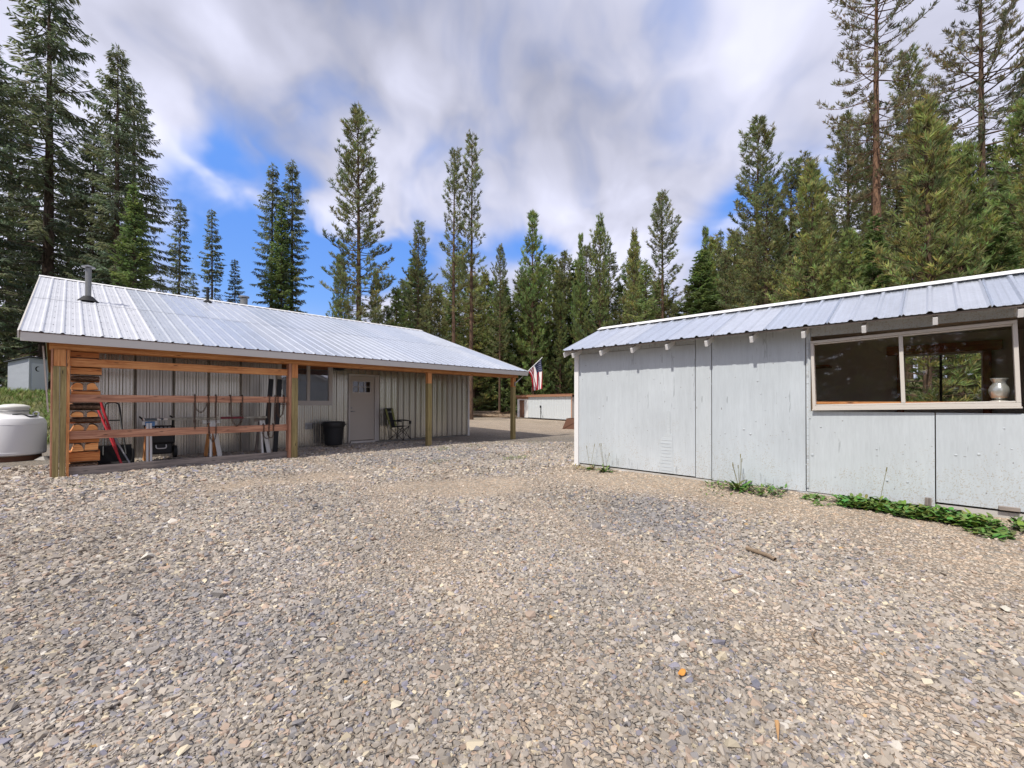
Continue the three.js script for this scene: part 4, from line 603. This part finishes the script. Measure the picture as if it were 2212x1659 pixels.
{ // flag on a slanting pole at the last post
  const a = V3(11.64, 2.10, -11.19), b = V3(13.05, 3.20, -11.02), t = thing('flag', 'stars and stripes flag hanging limp from a slanting pole at the last post', 'flag', 0, 0, 0), at = (u) => a.clone().lerp(b, u);
  part('pole', rod(a.toArray(), b.toArray(), .013, 10), M.whiteTrim, t); part('bracket', rbox(.05, .16, .05, .005), M.steel, t, 11.64, 2.10, -11.178);
  const cv = document.createElement('canvas'); cv.width = 512; cv.height = 270; const c = cv.getContext('2d'); for (let i = 0; i < 13; i++) { c.fillStyle = i % 2 ? '#efe9e6' : '#b3202f'; c.fillRect(0, Math.floor(i * 270 / 13), 512, 22); } c.fillStyle = '#20264d'; c.fillRect(0, 0, 205, 145); c.fillStyle = '#f2f0ee'; for (let r = 0; r < 9; r++) for (let k = 0; k < (r % 2 ? 5 : 6); k++) { c.beginPath(); const cx = 17 + k * 34 + (r % 2 ? 17 : 0), cy = 14 + r * 14.5; for (let q = 0; q < 10; q++) { const rr = q % 2 ? 2.4 : 6, an = q * Math.PI / 5 - Math.PI / 2; c.lineTo(cx + Math.cos(an) * rr, cy + Math.sin(an) * rr); } c.fill(); }
  const map = new THREE.CanvasTexture(cv); map.colorSpace = THREE.SRGBColorSpace; const NU = 36, NV = 40, pos = [], uv = [], idx = [];
  for (let s = 0; s < 2; s++) for (let i = 0; i <= NU; i++) for (let j = 0; j <= NV; j++) { const u = i / NU, v = j / NV, h = at(.97 - u * .55), gather = Math.pow(v, .45), mid = at(.80), fold = Math.sin(u * 15 + v * 2) * .055 * Math.min(1, v * 3) + Math.sin(u * 27) * .02 * Math.min(1, v * 3); pos.push(mix(h.x, mid.x + (.5 - u) * .26 - .02, gather * .88) + fold * .3, h.y - v * (.92 + .2 * (1 - u)) + (mid.y - h.y) * gather * .55, h.z + fold + v * .06 + (s ? .004 : 0)); uv.push(v, 1 - u); }
  for (let s = 0; s < 2; s++) for (let i = 0; i < NU; i++) for (let j = 0; j < NV; j++) { const o = s * (NU + 1) * (NV + 1) + i * (NV + 1) + j, q = [o, o + NV + 1, o + 1, o + 1, o + NV + 1, o + NV + 2]; idx.push(...(s ? q.reverse() : q)); }
  const g = new THREE.BufferGeometry(); g.setAttribute('position', new THREE.Float32BufferAttribute(pos, 3)); g.setAttribute('uv', new THREE.Float32BufferAttribute(uv, 2)); g.setIndex(idx); g.computeVertexNormals(); part('cloth', g, new THREE.MeshStandardMaterial({ map, roughness: .8, side: THREE.DoubleSide }), t);
}
{ // gas tank behind the first post
  const x = -.86, z = -14.75, y = ground(x, z), t = thing('gas_tank', 'squat white gas tank with domed lid left of the first post', 'tank', x, y, z), w = mat([.74, .74, .76], .38);
  part('shell', toCreasedNormals(new THREE.LatheGeometry([[.001, .10], [.40, .10], [.505, .14], [.515, .17], [.515, .80], [.505, .86], [.47, .93], [.38, .99], [.22, 1.03], [.001, 1.045]].map(([a, b]) => new THREE.Vector2(a, b)), 48), .5), w, t); part('weld_seam', new THREE.TorusGeometry(.516, .006, 6, 48).rotateX(Math.PI / 2).translate(0, .19, 0), w, t); part('weld_seam', new THREE.TorusGeometry(.513, .006, 6, 48).rotateX(Math.PI / 2).translate(0, .81, 0), w, t);
  part('skirt', new THREE.CylinderGeometry(.44, .44, .14, 32, 1, false).translate(0, .04, 0), M.rust, t);
  const lid = part('lid', new THREE.LatheGeometry([[.23, 1.0], [.235, 1.15], [.255, 1.155], [.255, 1.19], [.235, 1.215], [.15, 1.245], [.001, 1.26]].map(([a, b]) => new THREE.Vector2(a, b)), 32), mat([.70, .69, .65], .5), t); part('lid_band', new THREE.TorusGeometry(.246, .012, 6, 32).rotateX(Math.PI / 2).translate(0, 1.10, 0), M.steel, lid);
  part('hose', tube([[.0, 1.02, .27], [.15, 1.03, .30], [.25, .98, .34], [.34, .99, .22], [.36, .98, .05]], .014, 30, 6), M.black, t); for (const s of [-1, 1]) part('lifting_eye', new THREE.TorusGeometry(.045, .014, 6, 14).translate(s * .34, 1.03, .0), w, t);
  single('flat_rock', 'pale flat rock lying against the foot of the gas tank', 'rock', new ConvexGeometry([[.13, .0, 0], [-.11, .01, .05], [.03, .09, .02], [-.02, .07, -.08], [.06, 0, .1], [-.06, 0, -.1], [.09, .06, -.05]].map((p) => V3(...p))), mat([.45, .42, .38], .95), -.42, ground(-.42, -14.3), -14.3);
}
{ // outhouse on the slope
  const x = -1.9, z = -43.0, y = ground(x, z), t = thing('outhouse', 'small pale grey outhouse with a crescent moon on its door', 'outhouse', x, y, z, -Math.PI / 4 + .02), g = mat([.50, .53, .58], .7, 0, { map: spangle }), g2 = mat([.55, .58, .62], .7);
  part('wall', poly([[-.66, 0], [.66, 0], [.66, 2.22], [-.66, 1.92]], 1.16).translate(0, 0, -.58).rotateY(0), g, t); const rf = part('roof', box(1.6, .05, 1.45, 0), mat([.06, .06, .07], .7), t, 0, 2.11, 0); rf.rotation.z = .223;
  const door = part('door', rbox(.03, 1.75, .82, .004), g2, t, .676, 1.0, 0); const mo = new THREE.Shape(); mo.absarc(0, 0, .17, .9, 5.4, false); mo.absarc(.055, 0, .135, 5.05, 1.25, true); part('moon_cutout', new THREE.ExtrudeGeometry(mo, { depth: .006, bevelEnabled: false }).rotateY(Math.PI / 2), M.black, door, .0155, .52, .06);
  for (const s of [-1, 1]) part('corner_board', lim(.662, .68, 0, 2.2, s * .58 - .03, s * .58 + .03), g2, t); part('vent_cap', new THREE.CylinderGeometry(.05, .05, .22, 10).translate(.2, 2.28, -.3), M.whiteTrim, t);
}
{ // long shed across the yard
  const PR = [33.6, -24.7], t = thing('long_shed', 'low pale shed with ribbed walls, brown door and rusty roof edge', 'shed', PR[0], -.27, PR[1], -105.4 * Math.PI / 180), wm = mat([.66, .70, .72], .5, .25), L = 10.06;
  for (let i = 0; i < 9; i++) { const a = -7.75 + i * .87, s = part('wall_panel', ribSheet(a, Math.min(a + .868, -.02), 2.28, .29, 0, .03, .045, .018, 0), wm, t, 0, 2.30, 0); s.rotation.x = Math.PI / 2; }
  part('entry_wall', lim(-L, -9.62, 0, 2.1, -.06, 0), M.whiteTrim, t); part('entry_wall', lim(-8.52, -7.76, 0, 2.1, -.06, 0), M.whiteTrim, t); part('entry_wall', lim(-9.62, -8.52, 1.98, 2.1, -.06, 0), M.whiteTrim, t); const d = part('door', rbox(1.02, 1.95, .05, .006), M.brown, t, -9.07, .98, -.03); part('handle', new THREE.SphereGeometry(.05, 8, 6).translate(-.42, .0, .05), M.steel, d); part('hinge', merge([box(.12, .1, .02).translate(.45, .7, .03), box(.12, .1, .02).translate(.45, -.7, .03)]), M.steel, d);
  part('end_wall', lim(-.02, .02, 0, 2.25, -5, -.05), mat([.42, .40, .38], .6), t); part('end_wall', lim(-L, -L + .04, 0, 2.2, -5, -.07), wm, t); part('back_wall', lim(-L, 0, 0, 1.8, -5.05, -5.0), wm, t); part('corner_board', lim(-.06, .03, 0, 2.3, -.03, .04), mat([.55, .32, .22], .7), t);
  part('fascia', lim(-L - .1, .3, 2.30, 2.47, .18, .23), M.rustTrim, t); part('fascia', lim(-L - .1, -7.7, 2.12, 2.30, .02, .07), M.rustTrim, t); { const m = part('roof', box(L + .45, .05, 5.6, 0), M.rustTrim, t, -L / 2 + .1, 2.28, -2.6); m.rotation.x = -.085; }
  part('meter', merge([rbox(.16, .26, .1, .02).translate(-5.2, 1.25, .08), rod([-5.2, .0, .06], [-5.2, 1.15, .06], .025), tube([[-5.15, 1.1, .08], [-5.0, .6, .1], [-4.75, .2, .12], [-4.5, .03, .2]], .014, 16, 5)]), M.black, t); part('base_flashing', lim(-7.75, 0, 0, .06, .03, .05), M.steel, t);
}
{ // rusty hopper, peeled logs and slash at the far edge
  const x = 19.7, z = -14.2, t = thing('rusty_hopper', 'rusty steel hopper standing by the corner of the grey building', 'hopper', x, ground(x, z), z, .4); const o = .62, i2 = .42, h = .60; const side = (k) => { const g = new THREE.BufferGeometry(), P4 = [[-o, 0, o], [o, 0, o], [i2, h, i2], [-i2, h, i2], [-o + .02, 0, o - .02], [o - .02, 0, o - .02], [i2 - .02, h, i2 - .02], [-i2 + .02, h, i2 - .02]]; g.setAttribute('position', new THREE.Float32BufferAttribute(P4.flat(), 3)); g.setIndex([0, 1, 2, 0, 2, 3, 5, 4, 7, 5, 7, 6, 3, 2, 6, 3, 6, 7]); g.rotateY(k * Math.PI / 2); g.computeVertexNormals(); return g.toNonIndexed(); }; for (let k = 0; k < 4; k++) { const s = part('side_plate', side(k), M.rust, t); const a = k * Math.PI / 2; part('brace', rod([-o + .03, .03, o + .0], [i2 - .02, h - .02, i2 + .01], .018).rotateY(a), M.rust, s); }
  const R = rng(88), log = (d, r, y, L, rad, lab, grp) => { const px = FW[0] * d + RT[0] * r, pz = FW[1] * d + RT[1] * r, g = new THREE.CylinderGeometry(rad * .8, rad, L, 10); g.rotateZ(Math.PI / 2); const m = single('peeled_log', lab, 'log', g, M.peeled, px, ground(px, pz) + y, pz, grp); m.rotation.set(R() * .1, -YAW + (R() - .5) * .25, (R() - .5) * .04); };
  log(52, -3.0, .22, 7, .22, 'long pale peeled log lying at the forest edge beneath the porch roof'); log(53.2, -2.6, .25, 5.5, .22, 'second pale log lying close behind the long peeled log'); log(50.8, -1.2, .14, 3.5, .13, 'short pale pole in front of the peeled logs'); log(54, -4.5, .55, 6, .2, 'bark-brown log resting on top of the peeled logs');
  for (let i = 0; i < 22; i++) { const d = 51 + R() * 5, r = -6.5 + R() * 8.5, px = FW[0] * d + RT[0] * r, pz = FW[1] * d + RT[1] * r, y = ground(px, pz); const a = R() * 6.28, l = .8 + R() * 1.8; single('slash_branch', 'dead branch in the slash heap at the forest edge', 'branch', rod([px, y + .05 + R() * .5, pz], [px + Math.cos(a) * l, y + R() * .9, pz + Math.sin(a) * l], .03 + R() * .04, 6, .015), i % 3 ? M.bark : M.peeled, 0, 0, 0, 'dead branches heaped at the forest edge'); }
}
// ---------------------------------------------------------------- weeds, grass, sticks
{
  const leafMat = new THREE.MeshStandardMaterial({ vertexColors: true, roughness: .7, side: THREE.DoubleSide });
  const blade = (lv, o, az, L, w, rise, R, col, curl = .5) => { let p = o.slice(), d = norm([Math.cos(az), rise, Math.sin(az)]), s = norm(cross(d, [0, 1, 0])), n = 3, prev = null; for (let i = 0; i <= n; i++) { const f = i / n, ww = w * Math.sin(Math.PI * (.12 + .86 * f)) * .5, a = [p[0] + s[0] * ww, p[1], p[2] + s[2] * ww], b = [p[0] - s[0] * ww, p[1] + .0, p[2] - s[2] * ww]; if (prev) { const k = .85 + R() * .3, c = col.map((v) => v * k); lv.p.push(...prev[0], ...a, ...prev[1], ...prev[1], ...a, ...b); for (let q = 0; q < 6; q++) lv.c.push(...c); } prev = [a, b]; d = norm([d[0], d[1] - curl / n, d[2]]); p = [p[0] + d[0] * L / n, p[1] + d[1] * L / n, p[2] + d[2] * L / n]; } };
  const weed = (name, label, x, z, n, L, w, rad, seed, stalks = 0, col = [.085, .17, .035], grp, stuff) => {
    const R = rng(seed), lv = new Leaves(); for (let i = 0; i < n; i++) { const a = R() * 6.28, rr = Math.sqrt(R()) * rad, px = Math.cos(a) * rr, pz = Math.sin(a) * rr * (rad > .3 ? .45 : 1), gy = ground(x + px, z + pz) - ground(x, z), yy = rad > .15 ? R() * .07 : 0; blade(lv, [px, gy + yy, pz], R() * 6.28, L * (.5 + R() * .7), w * (.6 + R() * .7), .4 + R() * 1.1, R, [col[0] * (.7 + R() * .9), col[1] * (.75 + R() * .6), col[2] * (.6 + R() * .8)], .7); }
    const t = thing(name, label, 'weed', x, ground(x, z), z, 0, grp); const m = part('leaves', lv.build(), leafMat, t); if (stuff) m.userData = { kind: 'stuff' };
    for (let i = 0; i < stalks; i++) { const a = R() * 6.28, h = .28 + R() * .22, lx = Math.cos(a) * .08, lz = Math.sin(a) * .08; part('seed_stalk', merge([rod([0, 0, 0], [lx, h, lz], .0028, 5), rod([lx, h, lz], [lx * 1.1, h + .05, lz * 1.1], .006, 5)]), M.stalk, t); }
    return t;
  };
  weed('plantain_weed', 'plantain clump with broad upright leaves near the white corner board', 6.70, -4.20, 26, .20, .045, .10, 1, 3); weed('plantain_weed', 'low weed with round flower head closest to the white corner board', 6.72, -4.52, 16, .12, .04, .07, 2, 2); weed('low_weed', 'yellowing low weeds at the foot of the corner board', 6.62, -4.62, 60, .07, .02, .22, 3, 0, [.20, .19, .06]);
  weed('plantain_weed', 'plantain with tall seed stalks against the wide plywood sheet', 6.62, -1.95, 34, .26, .045, .09, 4, 5); weed('low_weed', 'leafy low weeds just right of the stalked plantain', 6.64, -1.62, 150, .085, .03, .24, 5); weed('low_weed', 'leafy low weeds just left of the stalked plantain', 6.66, -2.25, 60, .07, .025, .18, 6); weed('low_weed', 'sparse seedlings on bare earth before the stalked plantain', 6.25, -2.15, 26, .06, .02, .20, 7);
  weed('low_weed', 'small weed under the window corner seam', 6.66, -1.08, 80, .08, .03, .13, 8); weed('low_weed', 'small single weed on bare earth below the window corner seam', 6.40, -.98, 24, .07, .025, .07, 9);
  for (let i = 0; i < 9; i++) weed('clover_patch', ['left end of the clover mat under the window', 'clover tuft next to the left end of the mat', 'taller leafy part of the clover mat', 'clover left of the mat centre', 'middle of the clover mat under the window', 'clover right of the mat centre', 'dense clover below the lower seam', 'clover close to the mat right end', 'right end of the clover mat'][i], 6.60 - (i > 3 ? .08 : 0) - (i > 6 ? .05 : 0), -.70 + i * .125, 200, .095, .042, .17, 20 + i, i === 2 ? 1 : 0, [.085 + (i % 3) * .012, .20 - (i % 2) * .02, .035], null, true);
  weed('low_weed', 'leafy weed spreading out onto the earth right of the clover mat', 6.17, .40, 90, .11, .04, .15, 40); weed('low_weed', 'weed strand linking the clover mat to the spreading weed', 6.38, .44, 60, .09, .03, .13, 41); weed('low_weed', 'weed clump at the right edge of the picture by the wall', 6.55, .74, 130, .11, .04, .20, 42);
  weed('grass_tuft', 'largest green grass patch on the gravel between the buildings', 7.30, -6.95, 130, .11, .010, .42, 50, 0, [.13, .19, .05]); weed('grass_tuft', 'grass tuft on the gravel in front of the third post', 7.45, -10.0, 60, .14, .010, .20, 51, 0, [.13, .18, .05]); weed('grass_tuft', 'thin grass on gravel left of the largest green patch', 5.9, -8.1, 60, .09, .009, .38, 52, 0, [.15, .18, .06]); weed('grass_tuft', 'thin pale grass before the first post', .24, -9.7, 50, .07, .009, .30, 53, 0, [.20, .19, .07]); weed('grass_tuft', 'small grass tuft right of the tuft by the third post', 8.7, -10.1, 40, .10, .010, .22, 54, 0, [.13, .18, .05]); weed('grass_tuft', 'faint grass under the last post', 11.0, -9.6, 40, .08, .010, .3, 55, 0, [.14, .18, .06]);
  // meadow on the slope by the outhouse
  { const R = rng(66), lv = new Leaves(); for (let i = 0; i < 14; i++) { const a = R() * 6.28; blade(lv, [(R() - .5) * .25, 0, (R() - .5) * .25], a, .18 + R() * .2, .02, 1.6, R, [.8 + R() * .4, 1, .8]); } const im = shadows(new THREE.InstancedMesh(lv.build(), leafMat, 4200)), m4 = new THREE.Matrix4(), q = new THREE.Quaternion(), cc = new THREE.Color(); let n = 0; for (let i = 0; i < 12000 && n < 4200; i++) { const x = -14 + R() * 22, z = -17 - R() * 30; if (z > -24 && x > -.4) continue; if (R() > grassAt(x, z)) continue; q.setFromAxisAngle(V3(0, 1, 0), R() * 6.28); m4.compose(V3(x, ground(x, z), z), q, V3(1, .7 + R() * .8, 1)); im.setMatrixAt(n, m4); const d = R(); im.setColorAt(n++, d < .3 ? cc.setRGB(.24, .22, .08) : cc.setRGB(.12 + R() * .06, .18 + R() * .05, .04)); } im.count = n; im.name = 'meadow_grass'; im.userData = { label: 'green meadow grass on the slope around the outhouse', category: 'grass', kind: 'stuff' }; scene.add(im); }
  // things lying on the gravel
  const lay = (x, z, dy = .012) => [x, ground(x, z) + dy, z];
  single('broken_stick', 'thick broken stick lying on the gravel before the grey building', 'stick', tube([lay(4.42, -1.24, .03), lay(4.38, -1.15, .035), lay(4.36, -1.06, .03), lay(4.30, -.98, .025)], .018, 14, 6), M.peeled);
  single('wood_splinter', 'orange-brown wood splinter lying on the gravel, lower right of centre', 'stick', new THREE.ConeGeometry(.011, .15, 5).rotateZ(Math.PI / 2 - .1).rotateY(.25), mat([.52, .30, .13], .85), ...lay(2.05, -.46, .018));
  single('dead_leaf', 'curled orange dead leaf on the gravel right of centre', 'leaf', (() => { const g = new THREE.SphereGeometry(.03, 10, 6); g.scale(1, .12, .55); const p = g.attributes.position; for (let i = 0; i < p.count; i++) p.setY(i, p.getY(i) + p.getX(i) * p.getX(i) * 6 + Math.sin(p.getX(i) * 90) * .004); g.computeVertexNormals(); return g; })(), mat([.62, .27, .05], .7), ...lay(2.15, -.90, .02));
  single('thin_twig', 'thin bent twig lying on the gravel before the thick stick', 'stick', tube([lay(3.5, -1.15), lay(3.6, -1.1, .018), lay(3.75, -1.08)], .006, 10, 5), M.peeled); single('thin_twig', 'short crooked twig on the gravel in the right foreground', 'stick', tube([lay(2.95, -.45), lay(3.02, -.5, .02), lay(3.12, -.5)], .006, 10, 5), M.peeled);
  const rock = (label, x, z, s, seed, rgb) => { const R = rng(seed), pts = []; for (let i = 0; i < 12; i++) { const a = R() * 6.28, y = R() * 2 - 1, r = Math.sqrt(1 - y * y * .7); pts.push(V3(Math.cos(a) * r * s, y * s * .38, Math.sin(a) * r * s * .7)); } single('loose_rock', label, 'rock', new ConvexGeometry(pts), mat(rgb, .9), ...lay(x, z, s * .25)); };
  rock('cream angular rock on the gravel, left of centre foreground', 1.05, -1.75, .036, 5, [.56, .5, .38]); rock('pale rock beside the cream rock in the left foreground', .92, -1.95, .028, 6, [.58, .56, .52]); rock('dark slate chip on the gravel, right of the orange leaf', 2.35, -.62, .034, 7, [.17, .17, .2]); rock('cream rock in the right foreground gravel', 2.95, -.02, .036, 8, [.58, .51, .38]); rock('orange-brown rock at the far right of the gravel', 3.9, .62, .042, 9, [.48, .27, .14]); rock('pale rock at the right edge of the gravel', 4.4, .35, .045, 10, [.58, .54, .45]);
}
scene.traverse((o) => { if (o.isMesh) o.castShadow = o.receiveShadow = true; });
renderer.render(scene, camera);
